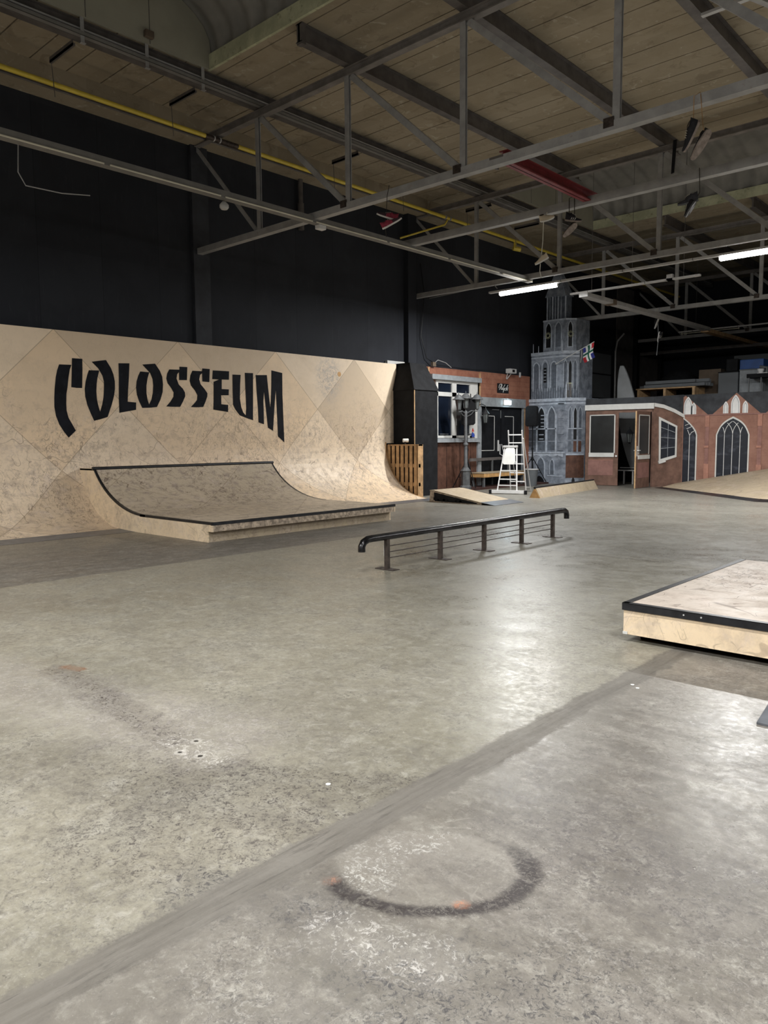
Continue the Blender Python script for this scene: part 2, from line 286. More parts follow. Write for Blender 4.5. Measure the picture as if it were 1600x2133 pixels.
MT = dict(
    floor=floor_mat(), ceil=ceil_mat(), wall=black_wall_mat(), stone=stone_mat(),
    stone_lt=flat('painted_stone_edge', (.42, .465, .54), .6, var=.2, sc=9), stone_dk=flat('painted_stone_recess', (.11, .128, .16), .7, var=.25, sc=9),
    ramp=ply_mat('ramp_plywood', c0=(.80, .62, .43), c1=(.60, .48, .35), c2=(.84, .70, .54), dirt=.6, scr=.95), deck=ply_mat('deck_plywood', uv=True, diamonds=True, c0=(.56, .46, .34), c1=(.48, .40, .30), c2=(.60, .50, .38), dirt=.9, scr=1.5),
    ply=ply_mat('scuffed_plywood', uv=False, diamonds=False, c0=(.84, .68, .48), c1=(.77, .61, .42), dirt=.35, scr=.55),
    top=ply_mat('scratched_deck_board', uv=False, diamonds=False, c0=(.56, .47, .40), c1=(.48, .41, .345), dirt=.45, scr=1.1),
    pale=ply_mat('pale_ramp_board', uv=False, diamonds=False, c0=(.44, .36, .25), c1=(.37, .30, .21), dirt=.4, scr=.6),
    worn=flat('worn_board_edge', (.36, .29, .22), .7, var=.5, sc=12, grime=(.07, .055, .045)),
    wood=flat('raw_pine', (.46, .30, .16), .6, var=.25, sc=7), pallet=flat('pallet_wood', (.42, .26, .13), .7, var=.3, sc=6),
    orange=flat('orange_plywood', (.52, .30, .12), .6, var=.2, sc=7),
    steel=flat('painted_steel', (.33, .33, .33), .5, .5, var=.15, sc=4, grime=(.30, .28, .26)),
    trunk=flat('grey_trunking', (.20, .195, .185), .6, .3, var=.12, sc=3), chord=flat('brown_grey_steel', (.19, .175, .165), .55, .4, var=.2, sc=4), colm=flat('column_black', (.036, .039, .047), .7, .3, var=.2, sc=3),
    steel_dk=flat('dark_steel', (.11, .10, .096), .5, .5, var=.25, sc=4), steel_lt=flat('light_steel', (.5, .5, .5), .4, .5, var=.1),
    edge=flat('black_steel_edge', (.028, .029, .033), .35, .6, metal=.6, var=.3, sc=9), rail=flat('worn_black_rail', (.035, .034, .036), .25, .6, metal=.8, var=.5, sc=9),
    rust=flat('brown_steel', (.07, .055, .048), .55, .5, metal=.5, var=.4, sc=14), plate=flat('steel_plate', (.16, .17, .19), .4, .5, metal=.5, var=.2),
    corr=flat('grey_corrugated_sheet', (.21, .205, .19), .7, .3, var=.15, sc=2), gable=flat('grey_board', (.33, .32, .26), .85, .2, var=.08, sc=1),
    curb=flat('pale_green_curb', (.46, .47, .32), .8, .2, var=.2, sc=3, grime=(.2, .18, .12)),
    yellow=flat('yellow_pipe', (.72, .56, .08), .35, .5, var=.08), red=flat('red_beam', (.20, .028, .032), .5, .4, var=.2),
    black=flat('black_paint', (.007, .0075, .0095), .5, .3, var=.4, sc=5), letter=flat('black_letter_paint', (.007, .008, .012), .7, .15, var=.4, sc=4, grime=(.014, .016, .02)),
    matte=flat('matte_black', (.009, .0095, .011), .8, .2, var=.3), white=flat('white_paint', (.62, .62, .60), .5, .4, var=.06), grey=flat('grey_paint', (.27, .29, .31), .6, .3, var=.15),
    alu=flat('aluminium', (.72, .72, .72), .35, .5, var=.06), brick=brick_mat(), brick2=brick_mat('church_brick', (.235, .118, .088), (.31, .165, .125), .12),
    brown=flat('brown_painted_board', (.105, .05, .034), .6, .3, var=.3, sc=5, grime=(.04, .022, .018)), housew=flat('house_brown_paint', (.165, .094, .070), .65, .3, var=.25, sc=5),
    pink=flat('dusty_pink_paint', (.26, .135, .115), .65, .3, var=.15), buttress=flat('pale_brick_paint', (.38, .19, .14), .7, .3, var=.12, sc=8),
    roofp=flat('painted_slate', (.035, .038, .044), .7, .3, var=.35, sc=4), glassp=glass_paint(), glass=flat('dark_window_glass', (.008, .012, .022), .08, .6, var=.3, sc=1),
    frost=flat('frosted_dark_glass', (.022, .024, .025), .3, .5, var=.3, sc=2), speaker=flat('speaker_black', (.006, .006, .007), .7, .15, var=.3, sc=14),
    lamp_metal=flat('grey_lamp_metal', (.10, .105, .11), .45, .5, var=.25, sc=8), lglass=flat('lantern_glass', (.10, .11, .11), .25, .5, var=.2),
    bin=flat('grey_plastic', (.11, .12, .13), .5, .4, var=.1), blue=flat('blue_crate', (.012, .06, .22), .5, .4, var=.15), card=flat('cardboard', (.13, .10, .075), .8, .2, var=.1),
    board=flat('surfboard_grey', (.17, .18, .19), .45, .4, var=.15, sc=2), panel=flat('pale_panel', (.13, .14, .15), .7, .3, var=.1, sc=1),
    tube=emis('lit_tube', (1, .98, .94), 14), exitl=emis('emergency_light', (.75, .95, 1), 14), offtube=flat('unlit_tube', (.62, .60, .50), .4, .4, var=.05),
    shoe_red=flat('red_mesh', (.26, .03, .055), .8, var=.3, sc=30), shoe_plum=flat('plum_mesh', (.06, .03, .04), .8, var=.3, sc=30), shoe_sole=flat('white_rubber', (.70, .68, .64), .6, var=.1),
    shoe_black=flat('black_canvas', (.014, .014, .018), .8, var=.3, sc=20), shoe_cream=flat('cream_leather', (.58, .49, .36), .7, var=.15), shoe_tan=flat('dirty_rubber', (.30, .25, .22), .7, var=.25, sc=20),
    shoe_grey=flat('charcoal_fabric', (.045, .045, .055), .8, var=.3, sc=20), lace=flat('lace_white', (.6, .58, .5), .8), lace_dk=flat('lace_dark', (.04, .035, .03), .8),
    fred=flat('flag_red', (.42, .02, .03), .8), fblue=flat('flag_blue', (.025, .03, .20), .8), fgreen=flat('flag_green', (.01, .10, .06), .8), fwhite=flat('flag_white', (.7, .7, .7), .8),
    skin=flat('gnome_skin', (.6, .35, .26), .7), gnred=flat('gnome_red', (.4, .03, .02), .7), gnblue=flat('gnome_blue', (.02, .05, .3), .7), slate=flat('floor_step_red', (.05, .022, .018), .7, var=.3),
)

# ------------------------------------------------------------------ mesh helpers
class MB:
    def __init__(s): s.v = []; s.f = []; s.mi = []; s.uv = None; s.sm = False
    def add(s, vs, fs, m=0):
        o = len(s.v); s.v += [tuple(p) for p in vs]; s.f += [tuple(i+o for i in f) for f in fs]; s.mi += [m]*len(fs); return s
    def box(s, a, b, m=0):
        x0, y0, z0 = (min(a[i], b[i]) for i in range(3)); x1, y1, z1 = (max(a[i], b[i]) for i in range(3))
        return s.add([(x0, y0, z0), (x1, y0, z0), (x1, y1, z0), (x0, y1, z0), (x0, y0, z1), (x1, y0, z1), (x1, y1, z1), (x0, y1, z1)],
                     [(0, 3, 2, 1), (4, 5, 6, 7), (0, 1, 5, 4), (1, 2, 6, 5), (2, 3, 7, 6), (3, 0, 4, 7)], m)
    def bar(s, p, q, wd, h, up=(0, 0, 1), m=0):
        """rectangular bar from p to q; wd across, h along up"""
        p, q = Vector(p), Vector(q); d = (q-p).normalized(); u = Vector(up); sd = d.cross(u).normalized(); u = sd.cross(d).normalized()
        vs = [c + sd*a*wd/2 + u*b*h/2 for c in (p, q) for a, b in ((-1, -1), (1, -1), (1, 1), (-1, 1))]
        return s.add(vs, [(0, 1, 2, 3), (7, 6, 5, 4), (0, 4, 5, 1), (1, 5, 6, 2), (2, 6, 7, 3), (3, 7, 4, 0)], m)
    def tube(s, pts, r, n=10, m=0, cap=True):
        pts = [Vector(p) for p in pts]; rs = r if isinstance(r, (list, tuple)) else [r]*len(pts); base = len(s.v); prev = None
        for i, p in enumerate(pts):
            d = (pts[min(i+1, len(pts)-1)] - pts[max(i-1, 0)]).normalized()
            if prev is None: a = d.orthogonal().normalized()
            else: a = (prev - d*prev.dot(d)).normalized()
            prev = a; b = d.cross(a)
            for k in range(n):
                t = 2*math.pi*k/n; s.v.append(tuple(p + (a*math.cos(t) + b*math.sin(t))*rs[i]))
        for i in range(len(pts)-1):
            for k in range(n):
                k2 = (k+1) % n; s.f.append((base+i*n+k, base+i*n+k2, base+(i+1)*n+k2, base+(i+1)*n+k)); s.mi.append(m)
        if cap:
            s.f.append(tuple(base+k for k in reversed(range(n)))); s.mi.append(m)
            s.f.append(tuple(base+(len(pts)-1)*n+k for k in range(n))); s.mi.append(m)
        return s
    def lathe(s, c, prof, n=16, m=0):
        """prof: (radius, z) pairs, bottom to top, about the vertical through c"""
        return s.tube([(c[0], c[1], c[2]+z) for r, z in prof], [max(r, .0005) for r, z in prof], n, m)
    def prism(s, poly, fa, fb, m=0):
        """poly: 2-D outline; fa / fb map a 2-D point to the near and far 3-D point"""
        n = len(poly); vs = [fa(*p) for p in poly] + [fb(*p) for p in poly]
        return s.add(vs, [tuple(range(n)), tuple(reversed(range(n, 2*n)))] + [(i, i+n, (i+1) % n+n, (i+1) % n) for i in range(n)], m)
    def build(s, name, mat, parent=None, smooth=False, bevel=0, loc=None, rot=None, **props):
        me = bpy.data.meshes.new(name); me.from_pydata(s.v, [], s.f)
        for k in (mat if isinstance(mat, (list, tuple)) else [mat]): me.materials.append(MT[k])
        for p, i in zip(me.polygons, s.mi): p.material_index = i
        bm = bmesh.new(); bm.from_mesh(me); bmesh.ops.recalc_face_normals(bm, faces=bm.faces); bm.to_mesh(me); bm.free()
        if s.uv is not None:
            l = me.uv_layers.new(name='UVMap')
            for lp in me.loops: l.data[lp.index].uv = s.uv(me.vertices[lp.vertex_index].co)
        o = bpy.data.objects.new(name, me); C.objects.link(o)
        if smooth:
            for p in me.polygons: p.use_smooth = True
            me.set_sharp_from_angle(angle=math.radians(42))
        if bevel:
            b = o.modifiers.new('bevel', 'BEVEL'); b.width = bevel; b.segments = 2; b.limit_method = 'ANGLE'; b.angle_limit = math.radians(40)
        if parent: o.parent = parent; o.matrix_parent_inverse = parent.matrix_world.inverted()
        if loc: o.location = loc
        if rot: o.rotation_euler = rot
        for k, v in props.items(): o[k] = v
        return o
def thing(name, label, cat, loc=(0, 0, 0), group=None):
    o = bpy.data.objects.new(name, None); o.empty_display_size = .1; C.objects.link(o); o.location = loc
    o.matrix_world = Matrix.Translation(loc)
    o['label'] = label; o['category'] = cat
    if group: o['group'] = group
    return o
def tag(o, label, cat, group=None):
    o['label'] = label; o['category'] = cat
    if group: o['group'] = group
    return o
def struct(o): o['kind'] = 'structure'; return o
X_, Y_, Z_ = Vector((1, 0, 0)), Vector((0, 1, 0)), Vector((0, 0, 1))
UPV = Vector((0, 0, 1)); RV = RGT.copy(); FV = Vector((FWD.x, FWD.y, 0)).normalized()

# ================================================================== SETTING
mb = MB(); mb.add([(-14, -8, 0), (9, -8, 0), (9, 34, 0), (-14, 34, 0)], [(0, 1, 2, 3)]); struct(mb.build('floor', 'floor'))
mb = MB(); mb.box((-14.25, -8, 0), (-14, 34, 8.2)); struct(mb.build('wall_left', 'wall'))
mb = MB(); mb.box((-14, 33.5, 0), (9, 33.75, 8.2)); struct(mb.build('wall_back', 'wall'))
mb = MB(); mb.box((9, -8, 0), (9.25, 34, 8.2)); struct(mb.build('wall_right', 'wall'))
mb = MB(); mb.box((-14, -8.25, 0), (9, -8, 8.2)); struct(mb.build('wall_front', 'wall'))
# board ceiling laid on the purlins, open where the two barrel skylights sit
V1, V2, VX0, VX1 = (3.3, 8.3), (17.4, 22.5), -11.72, 9.0
mb = MB(); y = -8.0
while y < 33.4:
    y1 = y+.612; xs = -14
    for (a, b) in ((-14, VX0), (VX0, 9)):
        for c0, c1 in ((y, y1),):
            segs = [(c0, c1)]
            if a >= VX0:
                for v0, v1 in (V1, V2):
                    ns = []
                    for s0, s1 in segs:
                        if s1 <= v0 or s0 >= v1: ns.append((s0, s1))
                        else:
                            if s0 < v0: ns.append((s0, v0))
                            if s1 > v1: ns.append((v1, s1))
                    segs = ns
            for s0, s1 in segs:
                if s1-s0 > .02: mb.box((a, s0, 8.0), (b, s1, 8.06))
    y += .634
mb.box((-14, -8, 8.065), (VX0, 34, 8.12)); mb.box((VX0, -8, 8.065), (9, V1[0], 8.12)); mb.box((VX0, V1[1], 8.065), (9, V2[0], 8.12)); mb.box((VX0, V2[1], 8.065), (9, 34, 8.12))
struct(mb.build('ceiling', 'ceil'))
mb = MB(); mb.box((-14, -8, 7.6), (-13.56, 33.5, 7.999)); struct(mb.build('trim_1', 'ceil'))     # boxed edge beam
mb = MB(); mb.tube([(-13.55, -8, 7.62), (-13.55, 33.5, 7.62)], .022, 6); struct(mb.build('trim_2', 'steel_dk'))

# barrel skylights
def vault(v, label, gable_label_part=True):
    y0, y1 = v; R = (y1-y0)/2; cy = (y0+y1)/2; H = .95
    t = thing('barrel_skylight', label, 'skylight', ((VX0+VX1)/2, cy, 8.12), 'barrel skylights in the board ceiling')
    mb = MB(); nx = 368; na = 16; vs = []
    for i in range(nx+1):
        x = VX0 + (VX1-VX0)*i/nx; w = .034*math.sin(i*math.pi/4)
        for k in range(na+1):
            a = math.pi*k/na; e = .78
            sx = math.copysign(abs(math.cos(a))**e, math.cos(a)); sy = abs(math.sin(a))**e
            vs.append((x, cy - (R+w)*sx, 8.22 + (H+w)*sy))
    fs = [(i*(na+1)+k, i*(na+1)+k+1, (i+1)*(na+1)+k+1, (i+1)*(na+1)+k) for i in range(nx) for k in range(na)]
    mb.add(vs, fs); mb.build('corrugated_sheet', 'corr', t, True)
    for s, yy in ((-1, y0), (1, y1)):
        mb = MB(); mb.box((VX0+.002, yy+.001*-s, 7.985), (VX1, yy-.05*s, 8.24)); mb.build('curb', 'curb', t)
    mb = MB(); pr = []
    for k in range(na+1):
        a = math.pi*k/na; e = .78
        pr.append((cy-R*math.copysign(abs(math.cos(a))**e, math.cos(a)), 8.22+H*abs(math.sin(a))**e))
    pr = [(y0, 7.99)]+pr+[(y1, 7.99)]
    mb.prism(pr, lambda a, b: (VX0+.05, a, b), lambda a, b: (VX0+.001, a, b)); g = mb.build('gable', 'gable', t)
    for q in (.28, .54, .76):
        mb = MB(); yy = y0+(y1-y0)*q; mb.box((VX0+.05, yy-.006, 8.0), (VX0+.054, yy+.006, 9.15)); mb.build('seam', 'steel_dk', g)
    return t
vault(V1, 'barrel skylight with grey corrugated lining and pale curb above the ramp wall, nearer one')
vault(V2, 'barrel skylight with grey corrugated lining beyond the red beam, farther one')

# purlins under the boards
PX = [-11.85, -9.42, -7.0, -4.58, -2.16, .26, 2.68, 5.1]
PL = ['dark steel purlin with the bright conduit, running beside the yellow gas pipe', 'dark steel purlin, second out from the yellow gas pipe, passing the skylight curb corner',
      'dark steel purlin, third out from the yellow gas pipe', 'dark steel purlin, fourth out from the yellow gas pipe, at the top right corner']
for i, px in enumerate(PX[:5]):
    for j, (a, b) in enumerate(((-7.9, V1[0]-.06), (V1[0]+.0, V1[1]), (V1[1]+.06, V2[0]-.06), (V2[1]+.06, 33.4))): pass
def purlin(px, label):
    t = thing('steel_purlin', label, 'ceiling beam', (px, 12, 7.7), 'steel purlins under the board ceiling')
    inside = px > VX0
    spans = [(-7.9, V1[0]-.06), (V1[1]+.06, V2[0]-.06), (V2[1]+.06, 33.4)] if inside else [(-7.9, 33.4)]
    for a, b in spans:
        mb = MB(); mb.box((px-.075, a, 7.715), (px+.075, b, 7.73)); mb.box((px-.075, a, 7.98), (px+.075, b, 7.995)); mb.box((px-.02, a, 7.73), (px+.02, b, 7.98))
        mb.build('steel_section', 'steel_dk', t)
    if px == PX[0]:
        mb = MB(); mb.tube([(px+.1, -7.5, 7.84), (px+.1, 33, 7.84)], .016, 6); mb.build('conduit', 'steel_lt', t)
        mb = MB(); mb.box((px+.045, -7.5, 7.72), (px+.17, 33, 7.725)); mb.box((px+.165, -7.5, 7.72), (px+.17, 33, 7.78)); mb.build('cable_tray', 'trunk', t)
    return t
for px, l in zip(PX[:4], PL): purlin(px, l)
for px in PX[4:6]: purlin(px, 'dark steel purlin over the right side of the hall')
# the first purlin stands just outside the skylight ends
# trusses
def truss(yc, label, x0=-14.0, x1=8.9, zb=5.46, zt=7.62, simple=False):
    t = thing('roof_truss', label, 'roof truss', (-2.5, yc, zb), 'steel roof trusses spanning the hall')
    mb = MB(); mb.box((x0, yc-.065, zt-.05), (x1, yc+.065, zt-.03)); mb.box((x0, yc-.03, zt-.03), (x1, yc+.03, zt+.065)); mb.box((x0, yc-.07, zt+.065), (x1, yc+.07, zt+.08))
    mb.build('top_chord', 'chord', t)
    mb = MB(); mb.box((x0, yc-.065, zb-.055), (x1, yc+.065, zb+.065)); mb.build('bottom_chord', 'steel', t)
    nodes = [-11.87+2.42*i for i in range(9)]
    for i, nx in enumerate(nodes):
        mb = MB(); mb.box((nx-.05, yc-.045, zb), (nx-.035, yc+.045, zt-.04)); mb.box((nx-.05, yc-.006, zb), (nx+.05, yc+.006, zt-.04)); mb.box((nx-.05, yc-.05, zb), (nx+.05, yc-.04, zt-.04))
        mb.build('post', 'steel', t)
        if i+1 < len(nodes):
            mb = MB(); mb.bar((nx+.08, yc, zt-.06), (nodes[i+1]-.1, yc, zb+.08), .05, .10, (0, 0, 1)); mb.build('diagonal', 'steel', t)
            mb = MB(); mb.box((nodes[i+1]-.16, yc-.075, zb-.01), (nodes[i+1]-.02, yc-.055, zb+.11)); mb.build('gusset', 'rust', t)
    mb = MB(); mb.bar((x0+.05, yc, zt-.06), (nodes[0]-.1, yc, zb+.05), .03, .075); mb.build('diagonal', 'steel', t)
    return t
truss(9.475, 'large grey steel roof truss nearest the camera, above the painted ramp wall')
truss(16.55, 'grey steel roof truss carrying the lit fluorescent tubes')
truss(23.65, 'dim grey steel roof truss farthest away, just above the grey tower')
truss(30.7, 'dark roof truss deep in the unlit storage end', simple=True)

# wall columns and downpipes
t = thing('wall_column', 'black painted steel column on the wall at the end of the nearest truss', 'column', (-13.93, 9.475, 0), 'black wall columns')
mb = MB(); mb.box((-14.0, 9.32, 3.0), (-13.92, 9.72, 7.6)); mb.build('shaft', 'colm', t)
t = thing('wall_column', 'black painted column beside the chimney, right end of the ramp wall', 'column', (-13.93, 16.5, 0), 'black wall columns')
mb = MB(); mb.box((-14.0, 16.1, 0), (-13.84, 16.45, 7.6)); mb.build('shaft', 'wall', t)
mb = MB(); mb.tube([(-13.93, 16.52, 3.2), (-13.93, 16.52, 7.4)], .03, 8); tag(mb.build('wall_conduit', 'black'), 'thin black conduit running up the wall above the chimney', 'conduit')
mb = MB(); mb.tube([(-13.9, 12.3, 6.45), (-13.9, 12.3, 7.05)], .075, 12); mb.tube([(-13.9, 12.3, 7.05), (-13.9, 12.3, 7.6)], .055, 12)
tag(mb.build('downpipe', 'steel_dk', smooth=True), 'short dark drain pipe coming down the wall below the yellow pipe', 'pipe')

# yellow gas pipe with clamps
t = thing('gas_pipe', 'long yellow gas pipe running under the ceiling along the left wall', 'pipe', (-13.07, 12, 7.48))
mb = MB()
yy = [-7.9, 9.05]; mb.tube([(-13.07, yy[0], 7.48), (-13.07, 9.12, 7.48)], .042, 12); mb.tube([(-13.07, 9.86, 7.48), (-13.07, 33, 7.48)], .042, 12); mb.build('pipe_run', 'yellow', t, True)
mb = MB(); mb.tube([(-13.07, 9.1, 7.48), (-13.07, 9.88, 7.48)], .047, 12); mb.build('coupling', 'rust', t, True)
for y in (9.3, 9.44):
    mb = MB(); mb.tube([(-13.07, y-.012, 7.48), (-13.07, y+.012, 7.48)], .054, 14); mb.build('clamp', 'steel_lt', t, True)
for y in (16.75, 16.95): 
    mb = MB(); mb.tube([(-13.07, y-.02, 7.48), (-13.07, y+.02, 7.48)], .06, 14); mb.build('clamp', 'steel', t, True)
mb = MB(); mb.tube([(-13.07, 16.85, 7.42), (-13.12, 16.8, 7.30), (-13.95, 15.9, 6.93)], .025, 8); mb.build('branch_pipe', 'yellow', t, True)
mb = MB(); mb.tube([(-13.07, 20.2, 7.48), (-13.07, 20.2, 7.25)], .045, 8); mb.tube([(-13.07, 20.1, 7.25), (-12.95, 20.3, 7.22)], .07, 8); mb.build('valve', 'yellow', t, True)
# hangers with rods from the first purlin
hang = [(-11.85, 5.9), (-11.85, 8.1), (-11.85, 12.2), (-11.85, 14.55), (-11.85, 17.2), (-11.85, 19.6)]
HL = ['rusty steel angle bracket hung below the ceiling at the left frame edge', 'rusty steel angle bracket below the skylight corner', 'dark angle bracket behind the first truss post',
      'dark angle bracket behind the second truss post', 'dark angle bracket left of the hanging cream shoe', 'dark angle bracket by the far skylight']
for (x, y), l in zip(hang, HL):
    t = thing('pipe_hanger', l, 'bracket', (x-.4, y, 7.7), 'angle brackets below the ceiling')
    mb = MB(); mb.box((x-.85, y-.02, 7.62), (x-.03, y+.02, 7.66)); mb.box((x-.85, y-.02, 7.62), (x-.03, y-.012, 7.71)); mb.build('arm', 'steel_dk', t)
    mb = MB(); mb.tube([(x-.82, y, 7.63), (x-.82, y+.03, 7.1)], .007, 5); mb.build('rod', 'steel_dk', t)
for y, l in ((5.95, 'flat steel hanger plate left of the junction box'), (7.05, 'flat steel hanger plate below the junction box'), (8.13, 'flat steel hanger plate at the skylight curb corner')):
    mb = MB(); mb.box((-11.7, y-.03, 7.6), (-11.69, y+.03, 8.05)); mb.box((-11.72, y-.04, 7.6), (-11.66, y+.04, 7.61)); tag(mb.build('hanger_plate', 'steel'), l, 'bracket', 'hanger plates on the purlin')
mb = MB(); mb.box((-11.66, 6.98, 8.06), (-11.58, 7.13, 8.17)); tag(mb.build('junction_box', 'card', bevel=.008), 'small tan junction box on the purlin beneath the skylight gable', 'junction box')
mb = MB(); mb.box((-9.47, 8.36, 7.68), (-9.35, 8.44, 8.3)); tag(mb.build('purlin_bracket', 'steel_dk'), 'upright dark bracket where the second purlin meets the skylight curb', 'bracket')

# light rails
t = thing('lighting_trunking', 'long grey lighting trunking with unlit tubes running from upper left to the lit tube', 'light rail', (-10.36, 8, 5.36))
mb = MB(); mb.box((-10.42, -5, 5.35), (-10.28, 16.7, 5.46)); mb.build('channel', 'trunk', t)
for k in range(11):
    y0 = -4.2+1.95*k
    if y0 > 15: break
    mb = MB(); mb.tube([(-10.268, y0, 5.36), (-10.268, y0+1.86, 5.36)], .013, 8); mb.build('tube', 'offtube', t, True)
mb = MB(); mb.tube([(-10.268, 15.35, 5.36), (-10.268, 16.65, 5.36)], .018, 8); mb.build('tube', 'offtube', t, True)
mb = MB(); mb.box((-10.42, 9.55, 5.28), (-10.3, 9.72, 5.36)); mb.build('connector_box', 'alu', t, bevel=.01)
mb = MB(); mb.lathe((-10.38, 7.55, 5.2), [(.05, 0), (.075, .03), (.075, .07), (.03, .12)], 12); tag(mb.build('smoke_detector', 'steel_lt', smooth=True), 'small round grey detector under the lighting trunking', 'detector')
def cross_rail(y, z, x0, x1, label, lit, off=()):
    t = thing('light_rail', label, 'light rail', ((x0+x1)/2, y, z), 'lighting rails across the hall')
    mb = MB(); mb.box((x0, y-.05, z), (x1, y+.05, z+.045)); mb.build('channel', 'steel_lt', t)
    mb = MB(); k = x0+.5
    while k < x1: mb.box((k, y-.055, z-.004), (k+.012, y+.055, z+.05)); k += 1.55
    mb.build('joint_band', 'steel_dk', t)
    if y != 16.46:
        for hx in (x0+.6, (x0+x1)/2, x1-.4):
            mb = MB(); mb.tube([(hx, y, z+.04), (hx, y, 8.9 if y == 18.65 else 7.99)], .006, 5); mb.build('hanger_rod', 'steel_dk', t)
    for a, b in off:
        mb = MB(); mb.tube([(a, y, z-.04), (b, y, z-.04)], .015, 8); mb.box((a-.02, y-.03, z-.07), (a, y+.03, z)); mb.box((b, y-.03, z-.07), (b+.02, y+.03, z)); mb.build('unlit_tube', 'offtube', t, True)
    return t
def lit_tube(a, b, y, z, label, grp='lit fluorescent tubes'):
    t = thing('fluorescent_tube', label, 'lamp', ((a+b)/2, y, z), grp)
    mb = MB(); mb.tube([(a, y, z), (b, y, z)], .05, 12); mb.build('glowing_tube', 'tube', t, True)
    for e in (a-.03, b):
        mb = MB(); mb.box((e, y-.03, z-.03), (e+.03, y+.03, z+.04)); mb.build('end_cap', 'steel_lt', t)
cross_rail(16.46, 5.19, -11.4, 8.6, 'grey lighting rail carrying both lit tubes', 1)
LBL = ['lit white fluorescent tube above the grey tower', 'lit white fluorescent tube at the right edge of the frame', 'lit fluorescent tube out to the right', 'lit fluorescent tube out to the far right']
for (a, b), l in zip(BACK_LIGHTS, LBL): lit_tube(a, b, 16.46, 5.14, l)
cross_rail(-2.4, 5.19, -9.6, 8.6, 'grey lighting rail overhead near the camera', 1)
for (a, b), l in zip(NEAR_LIGHTS, ('lit tube overhead nearest the ramp wall', 'lit tube overhead left of the camera', 'lit tube overhead right of the camera', 'lit tube overhead far right of the camera')): lit_tube(a, b, -2.4, 5.14, l)
cross_rail(28.0, 5.28, -11.07, 3, 'pale lighting rail with one unlit tube over the storage area', 0, [(-10.95, -9.0)])
cross_rail(18.65, 5.3, -10.3, -6.9, 'dim thin lighting rail behind the third truss', 0)
mb = MB(); mb.box((-7.7, 18.6, 5.3), (-7.55, 18.7, 5.44)); tag(mb.build('rail_bracket', 'steel_lt'), 'small pale bracket on the dim rail behind the third truss', 'bracket')

cross_rail(3.2, 5.19, -5.0, 8.6, 'grey lighting rail overhead just before the camera', 1)
for (a, b), l in zip(MID_LIGHTS, ('lit tube overhead ahead of the camera', 'lit tube overhead to the right', 'lit tube overhead to the far right')): lit_tube(a, b, 3.2, 5.14, l)

# cross beam and red beam
mb = MB(); mb.box((-10.5, 12.065, 5.42), (8.9, 12.195, 5.55))
tag(mb.build('cross_beam', 'steel'), 'pale grey steel cross beam on which sneakers hang, behind the nearest truss', 'ceiling beam')
mb = MB(); mb.box((-6.46, 9.55, 5.47), (-6.32, 12.3, 5.49)); mb.box((-6.4, 9.55, 5.47), (-6.385, 12.3, 5.63)); mb.box((-6.46, 9.55, 5.62), (-6.32, 12.3, 5.635))
tag(mb.build('red_beam', 'red'), 'short dark red steel beam joining the nearest truss to the cross beam', 'ceiling beam')
mb = MB(); mb.box((-6.53, 9.4, 5.49), (-6.3, 9.6, 5.52)); mb.box((-6.53, 9.54, 5.4), (-6.5, 9.6, 5.52)); tag(mb.build('beam_clamp', 'steel_dk'), 'rusty clamp holding the red beam at the nearest truss', 'clamp')
t = thing('timber_beam', 'long timber and steel beam running from the lit tube to the storage area', 'ceiling beam', (-9.45, 24, 5.0))
mb = MB(); mb.box((-9.55, 17.7, 5.02), (-9.31, 26.2, 5.12)); mb.build('painted_length', 'steel', t)
mb = MB(); mb.box((-9.62, 26.2, 4.98), (-9.38, 33.4, 5.1)); mb.build('bare_timber_length', 'wood', t)
mb = MB(); mb.box((-9.56, 19.1, 5.0), (-9.3, 19.3, 5.13)); mb.build('splice_plate', 'card', t)
for x, y, l in ((-5.85, 18.2, 'thin steel channel between purlins above the right end of the nearest truss, nearer one'),): pass
for yy, l in ((10.6, 'narrow pale steel strut high at the top right, upper one'), (11.9, 'narrow pale steel strut high at the top right, lower one')):
    mb = MB(); mb.box((-4.5, yy-.04, 7.66), (-2.3, yy+.04, 7.7)); tag(mb.build('roof_strut', 'steel_lt'), l, 'strut', 'roof struts at the top right')
mb = MB(); mb.bar((-4.55, 9.6, 7.64), (-2.2, 16.4, 7.64), .09, .05); tag(mb.build('wind_brace', 'steel'), 'diagonal flat wind brace under the ceiling at the top right', 'brace')

# wires
def wire(pts, r, name, label, mat='lace_dk', cat='cable'):
    mb = MB(); mb.tube(pts, r, 5); return tag(mb.build(name, mat, smooth=True), label, cat)
wire([(-10.4, 4.35, 5.36), (-10.4, 4.33, 5.0), (-10.4, 4.42, 4.85), (-10.4, 4.9, 4.86), (-10.4, 5.3, 4.92)], .008, 'loose_wire', 'loose grey wire dangling from the lighting trunking at upper left', 'steel')
wire([(-13.95, 16.75, 6.4), (-13.93, 16.9, 5.6), (-13.93, 16.75, 4.4), (-13.9, 16.95, 3.8), (-13.8, 17.3, 3.62), (-13.75, 18.5, 3.58), (-13.75, 19.6, 3.6), (-13.75, 20.9, 3.6)], .012, 'black_cable', 'black cable running down the wall and along the top of the painted facade', 'black')
wire([(-13.75, 17.0, 3.58), (-13.72, 17.25, 3.75), (-13.72, 17.6, 3.7), (-13.74, 17.9, 3.58)], .011, 'grey_cable', 'grey cable loop standing up behind the facade top edge', 'steel')
wire([(-13.9, 17.1, 5.48), (-12.5, 16.75, 5.44), (-11.9, 16.6, 5.42), (-11.4, 16.55, 5.5), (-11.2, 16.5, 5.3)], .012, 'lamp_cable', 'cable draped along the truss to the lit tube', 'steel')

